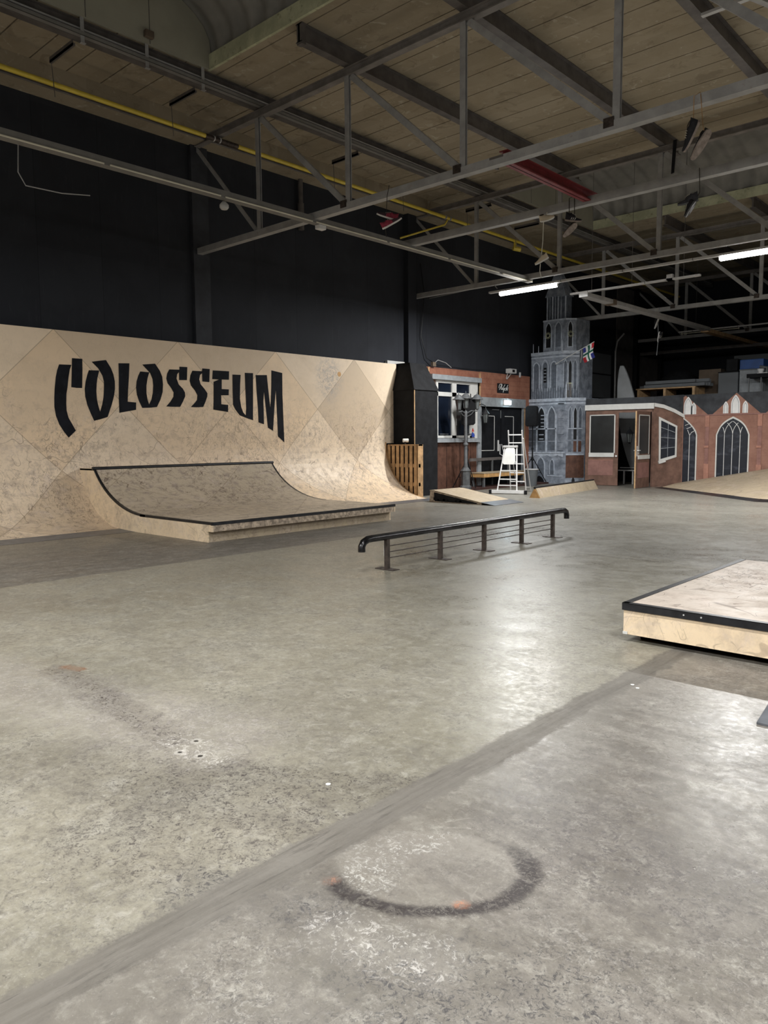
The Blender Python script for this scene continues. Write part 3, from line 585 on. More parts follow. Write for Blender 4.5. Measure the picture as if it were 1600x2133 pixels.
# ================================================================== RAMP WALL
WX, TH = -13.5, 3.48
RY0, RY1 = -3.0, 15.2
prof = [(-11.72, 0.0), (-12.02, .012)]
for k in range(1, 19):
    a = math.pi/2*k/18; prof.append((-12.02-1.48*math.sin(a), .012+1.42*(1-math.cos(a))))
prof.append((WX, 2.0)); prof.append((WX, TH))
arc = [0]
for i in range(1, len(prof)): arc.append(arc[-1]+math.hypot(prof[i][0]-prof[i-1][0], prof[i][1]-prof[i-1][1]))
off = TH-arc[-1]
wall = thing('wall_ride', 'tall curved plywood ramp wall with black COLOSSEUM lettering against the left wall', 'ramp', (-13.5, 6, 0))
def yend(z): return 14.74 if z < 1.36 else RY1
mb = MB(); ys = [RY0+i*.7 for i in range(26)]; ys = [y for y in ys if y < 14.6]+[14.74]
for i in range(len(prof)-1):
    if i == 0: continue
    for j in range(len(ys)-1):
        a, b = prof[i], prof[i+1]
        mb.add([(a[0], ys[j], a[1]), (a[0], ys[j+1], a[1]), (b[0], ys[j+1], b[1]), (b[0], ys[j], b[1])], [(0, 1, 2, 3)])
mb.add([(WX, 14.74, 1.4), (WX, RY1, 1.4), (WX, RY1, TH), (WX, 14.74, TH)], [(0, 1, 2, 3)])
def uvr(co):
    best = None
    if co.z > 1.43 or co.x < WX+.0005: return (co.y, co.z)
    for i in range(len(prof)-1):
        if prof[i+1][1] >= co.z-1e-5 and prof[i][1] <= co.z+1e-5:
            t = (co.z-prof[i][1])/max(1e-6, prof[i+1][1]-prof[i][1]); return (co.y, arc[i]+t*(arc[i+1]-arc[i])+off)
    return (co.y, off)
mb.uv = uvr; mb.build('riding_surface', 'ramp', wall, True)
mb = MB(); mb.box((WX-.06, RY0, TH-.05), (WX-.001, RY1, TH)); mb.box((WX-.5, RY0, .9), (WX-.02, RY0+.02, TH)); mb.box((WX-.5, RY1-.02, 1.36), (WX-.002, RY1, TH)); mb.build('edge_board', 'worn', wall)
mb = MB(); mb.add([(-11.55, RY0, .002), (-11.55, 6.4, .002), (-11.55, 10.5, .002), (-11.7, 14.8, .002), (-12.06, 14.8, .018), (-12.06, RY0, .018)], [(0, 1, 2, 3, 4, 5)]); mb.build('metal_lip', 'plate', wall)
rim = [p for p in prof if p[1] < 1.5][1:]
mb = MB(); n = len(rim); out = [(x, z) for x, z in rim]; inn = [(x-.05, z-.03 if i < 6 else z) for i, (x, z) in enumerate(rim)]
inn = [(max(-13.62, x-.10*min(1, i/6)), max(0, z-.10*(1-i/n))) for i, (x, z) in enumerate(rim)]
mb.prism(out+inn[::-1], lambda a, b: (a, 14.735, b), lambda a, b: (a, 14.79, b)); mb.build('end_rib', 'pallet', wall)
LET = {
'C1': [(6.164, 2.876), (6.387, 2.883), (6.352, 2.795), (6.323, 2.657), (6.297, 2.485), (6.271, 2.364), (6.259, 2.193), (6.259, 2.065), (6.288, 1.936), (6.349, 1.825), (6.413, 1.704), (6.275, 1.579), (6.192, 1.687), (6.116, 1.814), (6.063, 1.967), (6.042, 2.119), (6.048, 2.271), (6.063, 2.441), (6.092, 2.644), (6.124, 2.773)] ,
'C2': [(6.404, 3.003), (6.595, 3.004), (6.589, 2.81), (6.567, 2.478), (6.469, 2.476), (6.367, 2.484), (6.385, 2.712)] ,
'O1': [(6.711, 2.807), (6.91, 2.814), (6.872, 2.687), (6.849, 2.563), (6.837, 2.43), (6.84, 2.298), (6.858, 2.184), (6.894, 2.052), (6.941, 2.187), (6.972, 2.321), (6.988, 2.463), (6.995, 2.614), (6.972, 2.719), (6.92, 2.808), (6.894, 2.853), (6.772, 2.964), (6.914, 2.992), (7.051, 3.015), (7.145, 2.87), (7.188, 2.757), (7.211, 2.625), (7.207, 2.49), (7.179, 2.346), (7.129, 2.192), (7.037, 1.962), (6.902, 1.919), (6.77, 1.887), (6.711, 2.022), (6.654, 2.17), (6.62, 2.326), (6.618, 2.465), (6.642, 2.605), (6.68, 2.728)] ,
'L': [(7.302, 2.973), (7.524, 2.986), (7.502, 2.73), (7.474, 2.473), (7.457, 2.258), (7.633, 2.248), (7.624, 2.108), (7.278, 2.044), (7.279, 2.313), (7.297, 2.719)] ,
'O2': [(7.747, 2.846), (7.935, 2.842), (7.895, 2.72), (7.866, 2.583), (7.86, 2.437), (7.878, 2.313), (7.909, 2.217), (7.966, 2.316), (8.0, 2.443), (8.015, 2.59), (8.006, 2.715), (7.958, 2.828), (7.796, 2.981), (8.071, 3.017), (8.172, 2.882), (8.219, 2.769), (8.23, 2.621), (8.216, 2.472), (8.162, 2.322), (8.078, 2.174), (7.936, 2.157), (7.761, 2.148), (7.697, 2.276), (7.657, 2.398), (7.645, 2.532), (7.662, 2.656), (7.701, 2.761)] ,
'S1': [(8.385, 2.925), (8.617, 2.933), (8.619, 2.993), (8.8, 2.996), (8.782, 2.734), (8.602, 2.727), (8.605, 2.887), (8.56, 2.841), (8.541, 2.754), (8.586, 2.638), (8.68, 2.556), (8.725, 2.482), (8.728, 2.406), (8.677, 2.306), (8.604, 2.19), (8.442, 2.186), (8.289, 2.19), (8.384, 2.287), (8.456, 2.385), (8.465, 2.472), (8.408, 2.566), (8.338, 2.648), (8.311, 2.742), (8.333, 2.839)] ,
'S2': [(8.921, 2.931), (9.153, 2.935), (9.16, 2.992), (9.341, 2.991), (9.32, 2.72), (9.151, 2.726), (9.152, 2.895), (9.1, 2.857), (9.075, 2.764), (9.105, 2.667), (9.199, 2.572), (9.264, 2.49), (9.258, 2.418), (9.215, 2.317), (9.152, 2.202), (9.001, 2.191), (8.856, 2.194), (8.938, 2.266), (9.007, 2.339), (9.023, 2.438), (8.964, 2.534), (8.877, 2.628), (8.848, 2.725), (8.869, 2.837)] ,
'E': [(9.417, 2.968), (9.828, 2.974), (9.817, 2.796), (9.633, 2.79), (9.626, 2.591), (9.81, 2.591), (9.799, 2.467), (9.608, 2.46), (9.605, 2.271), (9.781, 2.262), (9.773, 2.112), (9.402, 2.153), (9.415, 2.323), (9.43, 2.733), (9.566, 2.787), (9.397, 2.788)] ,
'U': [(9.916, 2.91), (10.128, 2.915), (10.109, 2.715), (10.093, 2.404), (10.121, 2.227), (10.172, 2.109), (10.241, 2.046), (10.259, 2.2), (10.248, 2.647), (10.245, 2.966), (10.464, 2.971), (10.433, 1.945), (10.261, 1.991), (10.078, 2.047), (9.973, 2.164), (9.912, 2.265), (9.909, 2.559)] ,
'M': [(10.539, 2.934), (10.847, 2.951), (10.874, 2.675), (10.903, 2.431), (10.924, 2.209), (10.944, 2.371), (10.969, 2.679), (10.984, 3.063), (11.292, 3.023), (11.285, 2.538), (11.299, 1.991), (11.312, 1.453), (11.132, 1.591), (11.123, 1.988), (11.108, 2.376), (11.095, 2.654), (11.06, 2.375), (11.025, 2.064), (10.99, 1.715), (10.849, 1.784), (10.818, 2.061), (10.784, 2.366), (10.759, 2.594), (10.733, 2.364), (10.737, 2.09), (10.734, 1.86), (10.586, 1.901), (10.58, 2.208), (10.553, 2.585)] ,

}
names = []
for k, poly in LET.items():
    mb = MB(); mb.prism(poly, lambda a, b: (WX+.006, a, b), lambda a, b: (WX+.001, a, b))
    o = mb.build('painted_letter', 'letter', wall)
mb = MB(); mb.tube([(WX, 13.1, 3.1), (WX+.004, 13.1, 3.1)], .06, 9); mb.build('rust_spot', 'orange', wall)

# slatted pallet guard at the end
t = thing('pallet_guard', 'upright wooden pallet guard at the right end of the ramp wall', 'pallet', (-12.9, 14.9, 0))
px0, px1 = -13.48, -12.42
mb = MB(); mb.box((px0, 14.82, 1.33), (px1, 14.98, 1.37)); mb.build('top_rail', 'pallet', t)
for k in range(7):
    a = px0+.01+k*.152; mb = MB(); zb = .02
    mb.box((a, 14.80, zb), (a+.098, 14.822, 1.35)); mb.build('slat', 'pallet', t)
for z in (.3, .78):
    mb = MB(); mb.box((px0, 14.823, z), (px1, 14.9, z+.09)); mb.build('cross_rail', 'pallet', t)
mb = MB(); mb.box((px1-.02, 14.80, 0), (px1+.0, 15.0, 1.37)); mb.build('end_board', 'pallet', t)
mb = MB(); mb.box((px0, 14.96, 0), (px1-.03, 14.98, 1.33)); mb.build('back_board', 'matte', t)
t = thing('wall_camera', 'small white cylindrical device above the wooden pallet guard', 'camera', (-12.95, 14.9, 1.4))
mb = MB(); mb.tube([(-12.98, 14.86, 1.47), (-12.9, 14.98, 1.47)], .05, 12); mb.build('housing', 'white', t, True); mb = MB(); mb.box((-12.96, 14.88, 1.37), (-12.92, 14.92, 1.44)); mb.build('bracket', 'black', t)

# ================================================================== FUNBOX WITH QUARTER
FY0, FY1, FX = 6.42, 10.45, -9.33
lip = [(-9.33, .30), (-11.2, .30), (-11.46, .318), (-11.73, .355), (-12.04, .427), (-12.35, .557), (-12.6, .74), (-12.78, .92), (-12.89, 1.03)]
fine = [lip[0], lip[1]]
cx_, cz_, Rr = -11.2, .30+1.93, 1.93
for k in range(1, 15):
    a = math.radians(61.5)*k/14; fine.append((cx_-Rr*math.sin(a)*.995, .30 + (Rr*(1-math.cos(a)))*.715))
box = thing('manual_pad_quarter', 'low plywood platform joined to a curved quarter ramp in front of the COLOSSEUM wall', 'ramp', (-11, 8.4, 0))
mb = MB()
for i in range(len(fine)-1):
    a, b = fine[i], fine[i+1]; N = 8
    for j in range(N):
        y0 = FY0+(FY1-FY0)*j/N; y1 = FY0+(FY1-FY0)*(j+1)/N
        mb.add([(a[0], y0, a[1]), (b[0], y0, b[1]), (b[0], y1, b[1]), (a[0], y1, a[1])], [(0, 1, 2, 3)])
mb.uv = lambda co: (co.y+.6, -co.x-8.6+co.z*.8); mb.build('riding_surface', 'deck', box, True)
ex, ez = fine[-1]
side = [(FX, .30), (FX, .165), (-9.45, .165), (-9.45, 0), (-12.0, 0)] + [(-12.02-1.48*math.sin(math.radians(a)), .012+1.42*(1-math.cos(math.radians(a)))) for a in range(8, 76, 6)] + [(-13.42, ez)] + [(x, z) for x, z in reversed(fine[1:])]
for yy, s in ((FY0, 1), (FY1, -1)):
    mb = MB(); mb.prism(side, lambda a, b: (a, yy, b-.002 if b > .05 else b), lambda a, b: (a, yy+.02*s, b-.002 if b > .05 else b)); mb.build('side_panel', 'ply', box)
mb = MB(); mb.box((-13.42, FY0, ez-.03), (ex+.01, FY1, ez-.001)); mb.build('top_deck', 'ply', box)
mb = MB(); mb.box((FX-.001, FY0+.02, .165), (FX-.13, FY1-.02, .298)); mb.build('overhang_board', 'worn', box)
mb = MB(); mb.box((-9.45, FY0+.02, 0), (-9.5, FY1-.02, .17)); mb.build('kick_board', 'pale', box)
mb = MB(); mb.box((FX-.03, FY0-.004, .262), (FX+.006, FY1+.004, .306)); mb.build('steel_edge', 'edge', box)
mb = MB(); mb.box((-11.36, FY0-.006, .268), (FX, FY0+.04, .306)); mb.build('steel_edge', 'edge', box)
for yy in (FY0, FY1):
    mb = MB(); s = 1 if yy == FY0 else -1
    for i in range(1, len(fine)-1):
        a, b = fine[i], fine[i+1]; mb.add([(a[0], yy-.006*s, a[1]-.03), (b[0], yy-.006*s, b[1]-.03), (b[0], yy+.035*s, b[1]+.004), (a[0], yy+.035*s, a[1]+.004), (b[0], yy-.006*s, b[1]+.004), (a[0], yy-.006*s, a[1]+.004)], [(0, 1, 4, 5), (5, 4, 2, 3)])
    mb.build('curved_edge_strip', 'edge', box)
mb = MB(); mb.tube([(ex+.0, FY0-.03, ez+.005), (ex+.0, FY1+.02, ez+.005)], .03, 12); mb.build('coping', 'edge', box, True)

# ================================================================== GRIND RAIL
t = thing('grind_rail', 'black round grind rail on five posts in the middle of the floor', 'rail', (-5.86, 8.3, 0))
zt = .385; pts = [(-5.86, 6.08, .235), (-5.86, 6.02, .30), (-5.86, 6.07, .355), (-5.86, 6.17, zt)]
mb = MB(); y0, y1 = 6.0, 10.58
pts = [(-5.86, y0, .25), (-5.86, y0, .31), (-5.86, y0+.03, .355), (-5.86, y0+.09, .38), (-5.86, y0+.17, zt), (-5.86, y1-.15, zt), (-5.86, y1-.07, .38), (-5.86, y1-.02, .355), (-5.86, y1, .31), (-5.86, y1, .25)]
mb.tube(pts, .042, 14); mb.build('round_tube', 'rail', t, True)
PY = [6.42, 7.41, 8.36, 9.29, 10.16]
for y in PY:
    mb = MB(); mb.box((-5.885, y-.025, 0), (-5.835, y+.025, zt-.02)); mb.build('post', 'rust', t, bevel=.003)
    mb = MB(); mb.box((-6.0, y-.06, 0), (-5.72, y+.06, .009)); mb.build('base_plate', 'rust', t)
for z in (.13, .20, .27):
    mb = MB(); pp = []
    for i, y in enumerate(PY[:-1]):
        for q in range(5):
            f = q/5; sag = (-.012 if (z == .27 and i == 1) else 0)*math.sin(math.pi*f); pp.append((-5.86, y+(PY[i+1]-y)*f, z+sag))
    pp.append((-5.86, PY[-1], z)); mb.tube(pp, .0065, 6); mb.build('cross_wire', 'rust', t, True)
mb = MB(); mb.box((-5.886, 6.393, .16), (-5.888, 6.41, .28)); mb.build('white_sticker', 'white', t)

# ================================================================== RIGHT LEDGE
t = thing('manual_pad', 'low scratched plywood manual pad with black steel edge at the right frame edge', 'ramp', (.5, 6.5, 0))
LX0, LX1, LY0, LY1, LZ = -2.43, 3.2, 5.24, 7.88, .285
mb = MB(); mb.box((LX0, LY0, LZ-.018), (LX1, LY1, LZ)); mb.build('deck_board', 'top', t)
mb = MB(); mb.box((LX0+.006, LY0+.006, .055), (LX1-.01, LY0+.03, LZ-.018)); mb.box((LX0+.006, LY0+.03, .055), (LX0+.03, LY1-.01, LZ-.018)); mb.build('side_board', 'ply', t)
mb = MB(); mb.box((LX0+.08, LY0+.14, 0), (LX1-.08, LY1-.1, .056)); mb.build('plinth', 'matte', t)
mb = MB(); mb.box((LX0-.004, LY0-.004, LZ-.05), (LX1, LY0+.006, LZ+.003)); mb.box((LX0-.004, LY0-.004, LZ), (LX1, LY0+.045, LZ+.004)); mb.build('steel_edge', 'edge', t)
mb = MB(); mb.box((LX0-.004, LY0, LZ-.05), (LX0+.006, LY1, LZ+.003)); mb.box((LX0-.004, LY0, LZ), (LX0+.045, LY1, LZ+.004)); mb.build('steel_edge', 'edge', t)
for i, x in enumerate((-1.98, -1.86, -1.2, -.9)):
    mb = MB(); mb.tube([(x, LY0-.0065, LZ-.022), (x, LY0-.003, LZ-.022)], .006, 8); mb.build('rivet', 'steel_lt', t)
mb = MB(); mb.box((LX0+.004, LY0-.001, .055), (LX0+.04, LY0+.004, .075)); mb.build('chipped_corner', 'white', t)
# metal threshold of another ramp at the right frame edge
t = thing('pad_kicker', 'grey steel toe of a small ramp leading up to the manual pad', 'ramp', (-.5, 4.7, 0))
mb = MB(); mb.prism([(4.14, .001), (4.5, .088), (4.5, .10), (4.14, .012)], lambda a, b: (-1.17, a, b), lambda a, b: (.05, a, b)); mb.build('steel_toe', 'plate', t)
mb = MB(); mb.prism([(4.5, .088), (5.21, .27), (5.21, .284), (4.5, .10)], lambda a, b: (-1.13, a, b), lambda a, b: (.03, a, b)); mb.build('top_board', 'top', t)
for x in (-1.12, .0):
    mb = MB(); mb.prism([(4.2, .0), (5.2, .0), (5.2, .266), (4.2, .01)], lambda a, b: (x, a, b), lambda a, b: (x+.02, a, b)); mb.build('side_panel', 'ply', t)

# ================================================================== SMALL KICKER RAMP
t = thing('kicker_ramp', 'low wedge kicker ramp with pale top and scuffed black side in front of the bench', 'ramp', (-10.6, 14.7, 0))
ky0, ky1 = 14.12, 15.28
mb = MB(); P = [(-11.5, 0), (-10.0, 0), (-10.0, .06), (-11.36, .265), (-11.47, .265)]
mb.prism([(-11.5, 0), (-9.98, 0), (-9.98, .035), (-11.38, .262), (-11.47, .262)], lambda a, b: (a, ky0, b), lambda a, b: (a, ky0+.03, b)); mb.build('side_panel', 'worn', t)
mb = MB(); mb.prism([(-11.5, 0), (-9.98, 0), (-9.98, .035), (-11.38, .262), (-11.47, .262)], lambda a, b: (a, ky1, b), lambda a, b: (a, ky1-.03, b)); mb.build('side_panel', 'worn', t)
mb = MB(); mb.prism([(-11.36, .266), (-9.95, .036), (-9.95, .05), (-11.36, .282), (-11.48, .282), (-11.48, .266)], lambda a, b: (a, ky0-.005, b), lambda a, b: (a, ky1+.005, b)); mb.build('top_board', 'pale', t)
mb = MB(); mb.prism([(-9.99, .053), (-9.6, .002), (-9.6, .008), (-9.99, .06)], lambda a, b: (a, ky0-.02, b), lambda a, b: (a, ky1+.02, b)); mb.build('steel_toe', 'plate', t)
mb = MB(); mb.box((-11.5, ky0+.03, 0), (-11.47, ky1-.03, .262)); mb.build('back_board', 'worn', t)
mb = MB(); rnd = random.Random(4)
for k in range(26):
    a = -11.42+rnd.random()*.9; h = .03+rnd.random()*.10*(1-(a+11.42)/1.1)
    mb.add([(a, ky0-.0015, .03+rnd.random()*.1*(1-(a+11.42)/1.0)+h*.0), (a+.05+rnd.random()*.05, ky0-.0015, .03), (a+.03, ky0-.0015, .04+h)], [(0, 1, 2)])
mb.add([(-11.33, ky0-.001, .02), (-10.1, ky0-.001, .01), (-10.1, ky0-.001, .04), (-11.36, ky0-.001, .235)], [(0, 1, 2, 3)])
mb.build('black_scuffing', 'matte', t)

# triangular prism ledge
d = Vector((-.52, 4.12, 0)).normalized(); n = Vector((d.y, -d.x, 0)); A = Vector((-9.95, 16.63, 0)); Lg = 4.15
t = thing('wedge_ledge', 'long plywood ledge of triangular section with black coping before the grey tower', 'ledge', tuple(A))
def tri(a, b, k=0.0): return A + d*(a+k) - n*b[0] + Vector((0, 0, b[1]))
mb = MB(); sec = [(0, 0), (.30, 0), (.175, .245), (.125, .245)]
for (a, b) in ((0, 1.2), (1.205, 2.45), (2.455, Lg)):
    mb = MB(); mb.prism(sec, lambda p, q: tri(a, (p, q)), lambda p, q: tri(b, (p, q))); mb.build('plywood_section', 'pale' if a else 'pale', t)
mb = MB(); mb.prism([(.006, 0), (.294, 0), (.15, .24)], lambda p, q: tri(-.012, (p, q)), lambda p, q: tri(-.001, (p, q))); mb.build('end_board', 'orange', t)
mb = MB(); mb.tube([tri(-.03, (.15, .255)), tri(Lg, (.15, .255))], .027, 10); mb.build('coping', 'edge', t, True)

# bank at the right
t = thing('bank_ramp', 'broad sloping plywood bank with dark steel toe in front of the church mural', 'ramp', (-5, 21, 0))
def bz(x, y):
    q = ((x+8.94)*.66+(y-21.72)*.745); return max(.03, .205*q-.02)
P1, P2, P3 = (-9.0, 22.0), (-5.45, 18.95), (8.0, 18.6)
top = [(-9.05, 22.05), (-5.5, 18.98), (-1, 18.7), (8.0, 18.6), (8.0, 23.15), (-4, 23.15), (-9.05, 23.15)]
mb = MB()
mb.add([(-9.1, 22.05, .03), (-5.47, 18.93, .045), (-5.47, 23.15, .79), (-9.1, 23.15, .10)], [(0, 1, 2, 3)])
mb.add([(-5.47, 18.93, .045), (8, 18.6, .045), (8, 23.15, .80), (-5.47, 23.15, .79)], [(0, 1, 2, 3)]); mb.build('plywood_surface', 'pale', t)
mb = MB(); mb.add([(-9.35, 22.1, .001), (-5.5, 18.62, .001), (-5.4, 18.9, .05), (-9.1, 22.06, .035)], [(0, 1, 2, 3)]); mb.build('steel_toe', 'edge', t)
mb = MB(); mb.add([(-5.5, 18.62, .001), (8, 18.35, .001), (8, 18.62, .048), (-5.42, 18.92, .048)], [(0, 1, 2, 3)]); mb.build('steel_toe', 'edge', t)
# ================================================================== CHIMNEY
t = thing('black_chimney', 'tall black boxed chimney with tapered hood right of the ramp wall', 'chimney', (-13.4, 15.6, 0))
cy0, cy1, cxf = 15.08, 16.05, -12.78
mb = MB(); mb.box((-13.95, cy0, 0), (cxf, cy1, 2.78)); mb.build('shaft', 'matte', t)
mb = MB(); mb.add([(-13.95, cy0-.03, 2.78), (cxf+.03, cy0-.03, 2.78), (cxf+.03, cy1+.03, 2.78), (-13.95, cy1+.03, 2.78), (-13.8, cy0+.2, 3.5), (-13.1, cy0+.2, 3.5), (-13.1, cy1-.12, 3.5), (-13.8, cy1-.12, 3.5)],
       [(0, 1, 5, 4), (1, 2, 6, 5), (2, 3, 7, 6), (3, 0, 4, 7), (4, 5, 6, 7), (0, 3, 2, 1)]); mb.build('tapered_hood', 'matte', t)
mb = MB(); mb.box((cxf-.001, cy0-.006, .0), (cxf+.012, cy0+.02, 2.77)); mb.build('wooden_corner_strip', 'wood', t)
mb = MB(); mb.box((-13.99, 15.3, 2.9), (-13.9, 16.0, 3.62)); tag(mb.build('wall_board', 'white'), 'white board edge showing left of the black chimney hood', 'board')

# ================================================================== FACADE
FXX = -13.8
fac = thing('painted_facade', 'painted brown house front with white window and black double door on the left wall', 'facade', (FXX, 19.6, 0))
def fb(y0, z0, y1, z1, dx=.0, th=.02, mat='brick', name='panel', par=None, m=None):
    mb = MB(); mb.box((FXX+dx, y0, z0), (FXX+dx+th, y1, z1)); return mb.build(name, mat, par or fac)
# wall panels around the openings
fb(16.3, 3.30, 19.42, 3.55, -.03, .03, 'brick', 'wall_panel'); fb(16.3, 0, 17.2, 3.30, -.03, .03, 'brick', 'wall_panel')
fb(17.2, 0, 19.26, 1.42, -.03, .03, 'brown', 'lower_panel'); fb(19.42, 2.78, 22.3, 3.56, -.03, .03, 'brick', 'wall_panel')
fb(21.85, 0, 22.3, 2.78, -.03, .03, 'brick', 'wall_panel')
fb(16.3, 0, 22.3, 3.5, -.09, .02, 'matte', 'backing')
for y in (17.75, 18.4, 18.95): fb(y, .02, y+.012, 1.38, .001, .004, 'matte', 'board_joint')
# window
wn = fb(17.2, 1.53, 17.3, 3.2, 0, .05, 'white', 'window_frame')
win = wn
for a in ((17.3, 3.12, 19.24, 3.2), (17.3, 1.53, 18.93, 1.60), (17.2, 2.74, 18.9, 2.86), (17.96, 1.53, 18.17, 3.12), (18.85, 1.53, 18.93, 3.12), (18.93, 1.5, 19.24, 3.12)):
    mb = MB(); mb.box((FXX, a[0], a[1]), (FXX+.05, a[2], a[3])); mb.build('frame_bar', 'white', win)
for a in ((17.36, 2.88, 17.93, 3.10), (18.2, 2.88, 18.84, 3.10), (17.36, 1.62, 17.93, 2.72), (18.2, 1.62, 18.84, 2.72)):
    mb = MB(); mb.box((FXX-.02, a[0]-.07, a[1]-.02), (FXX+.01, a[2]+.07, a[3]+.02)); mb.build('pane', 'glass', win)
for y in (17.36, 18.55):
    mb = MB(); mb.box((FXX+.05, y, 1.63), (FXX+.065, y+.4, 1.655)); mb.build('window_bar', 'lamp_metal', win)
fb(16.9, 3.2, 19.3, 3.34, 0, .16, 'grey', 'window_hood'); fb(17.15, 1.40, 19.3, 1.52, 0, .12, 'grey', 'window_sill')
mb = MB(); mb.tube([(FXX+.1, 18.1, 2.1), (FXX+.1, 18.1, 1.9)], .01, 6); mb.build('window_handle', 'alu', win)
# strip, lintel and doors
fb(19.38, 2.2, 19.42, 3.52, .001, .03, 'wood', 'timber_strip'); fb(19.40, 2.50, 21.9, 2.78, 0, .10, 'grey', 'door_lintel')
fb(19.26, 0, 19.44, 2.50, 0, .06, 'grey', 'door_post'); fb(21.80, 0, 21.88, 2.50, 0, .05, 'grey', 'door_post')
fb(21.95, 0, 22.0, 2.7, .001, .02, 'wood', 'timber_strip'); fb(16.88, 3.1, 16.92, 3.54, .001, .03, 'wood', 'timber_strip')
for (a, b, lr) in ((19.46, 20.58, 0), (20.62, 21.78, 1)):
    mb = MB(); mb.box((FXX-.05, a, .03), (FXX-.01, b, 2.45)); dr = mb.build('door_leaf', 'black', fac)
    y0, y1 = (a-.1, a+.78) if not lr else (a+.2, a+.72)
    mb = MB(); z0, z1 = 1.12, 2.22; s = .018
    if lr: mb.box((FXX-.01, y0, z1-s), (FXX-.002, y1, z1)); mb.box((FXX-.01, y1-s, z0), (FXX-.002, y1, z1)); mb.box((FXX-.01, y0, z0), (FXX-.002, y1, z0+s))
    else: mb.box((FXX-.01, a, z1-s), (FXX-.002, y1, z1)); mb.box((FXX-.01, y1-s, z0), (FXX-.002, y1, z1)); mb.box((FXX-.01, a, z0), (FXX-.002, y1, z0+s))
    mb.build('white_outline', 'white', dr)
mb = MB(); mb.box((FXX-.01, 20.42, 1.1), (FXX+.01, 20.47, 1.45)); mb.tube([(FXX+.03, 20.5, 1.32), (FXX+.03, 20.5, 1.0), (FXX+.05, 20.62, .95)], .015, 6); mb.tube([(FXX+.04, 20.58, 1.32), (FXX+.04, 20.72, 1.02)], .012, 6); mb.build('door_handle', 'alu', fac)
mb = MB(); mb.box((FXX-.01, 20.1, 2.40), (FXX+.02, 20.45, 2.425)); mb.box((FXX-.01, 20.56, 2.15), (FXX+.01, 20.59, 2.4)); mb.build('door_closer', 'lamp_metal', fac)

# sign with white script
t = thing('script_sign', 'small black square sign with white script lettering above the double door', 'sign', (-13.75, 20.67, 3.1))
sy0, sz0, sy1, sz1 = 20.36, 2.95, 20.98, 3.25
mb = MB(); mb.box((-13.8, sy0, sz0), (-13.77, sy1, sz1)); mb.build('sign_board', 'black', t)
def sp(x, y): return (-13.765, sy0+.0+(x-220)/940*(sy1-sy0), sz1-(y-400)/760*(sz1-sz0))
strokes = [[(545, 450), (470, 640), (400, 800), (335, 915)], [(300, 780), (330, 560), (400, 470), (500, 450), (560, 480), (555, 600), (500, 690), (455, 720)],
           [(560, 720), (500, 800), (500, 900), (560, 880), (610, 780), (570, 720)], [(820, 470), (720, 660), (630, 840), (625, 915), (680, 860)],
           [(745, 760), (720, 900), (690, 1000), (665, 1110)], [(780, 800), (830, 730), (790, 760), (780, 890), (860, 930)], [(1070, 490), (1010, 620), (960, 800), (940, 920), (1010, 900)], [(1085, 700), (1040, 800), (1030, 930)], [(870, 760), (940, 730), (960, 830), (900, 850)]]
for s_ in strokes:
    mb = MB(); mb.tube([sp(*p) for p in s_], .009, 6); mb.build('script_stroke', 'white', t, True)
# emergency light
t = thing('emergency_light', 'glowing white emergency light on the lintel above the double door', 'lamp', (-13.68, 20.73, 2.62))
mb = MB(); mb.box((-13.70, 20.56, 2.57), (-13.66, 20.92, 2.72)); mb.build('housing', 'white', t); mb = MB(); mb.box((-13.66, 20.57, 2.58), (-13.62, 20.91, 2.71)); mb.build('diffuser', 'exitl', t, bevel=.01)
lt = bpy.data.lights.new('emergency_glow', 'AREA'); lt.size = .3; lt.energy = 3.5; lt.color = (.7, .9, 1); lo = bpy.data.objects.new('emergency_glow', lt); C.objects.link(lo); lo.location = (-13.6, 20.74, 2.64); lo.rotation_euler = (0, math.radians(-70), 0)
# projector lamp on facade top
t = thing('floodlight', 'small white floodlight on the facade top above the script sign', 'lamp', (-13.7, 20.9, 3.56))
mb = MB(); mb.box((-13.72, 20.72, 3.58), (-13.55, 21.1, 3.72)); mb.build('housing', 'steel_lt', t, bevel=.01)
mb = MB(); mb.tube([(-13.7, 20.8, 3.58), (-13.76, 20.82, 3.42)], .014, 6); mb.tube([(-13.7, 21.0, 3.58), (-13.76, 20.85, 3.40)], .014, 6); mb.build('bracket', 'steel_lt', t)
mb = MB(); mb.box((-13.549, 20.85, 3.61), (-13.54, 20.98, 3.69)); mb.build('lens', 'matte', t)
mb = MB(); mb.box((-13.78, 17.0, 3.56), (-13.7, 17.14, 3.68)); tag(mb.build('socket_box', 'card'), 'small socket box on the facade top beside the chimney hood', 'box')
for y, l in ((21.6, 'small bracket on facade top right of floodlight'),):
    mb = MB(); mb.box((-13.78, y, 3.5), (-13.74, y+.05, 3.66)); tag(mb.build('small_bracket', 'steel_lt'), l, 'bracket')
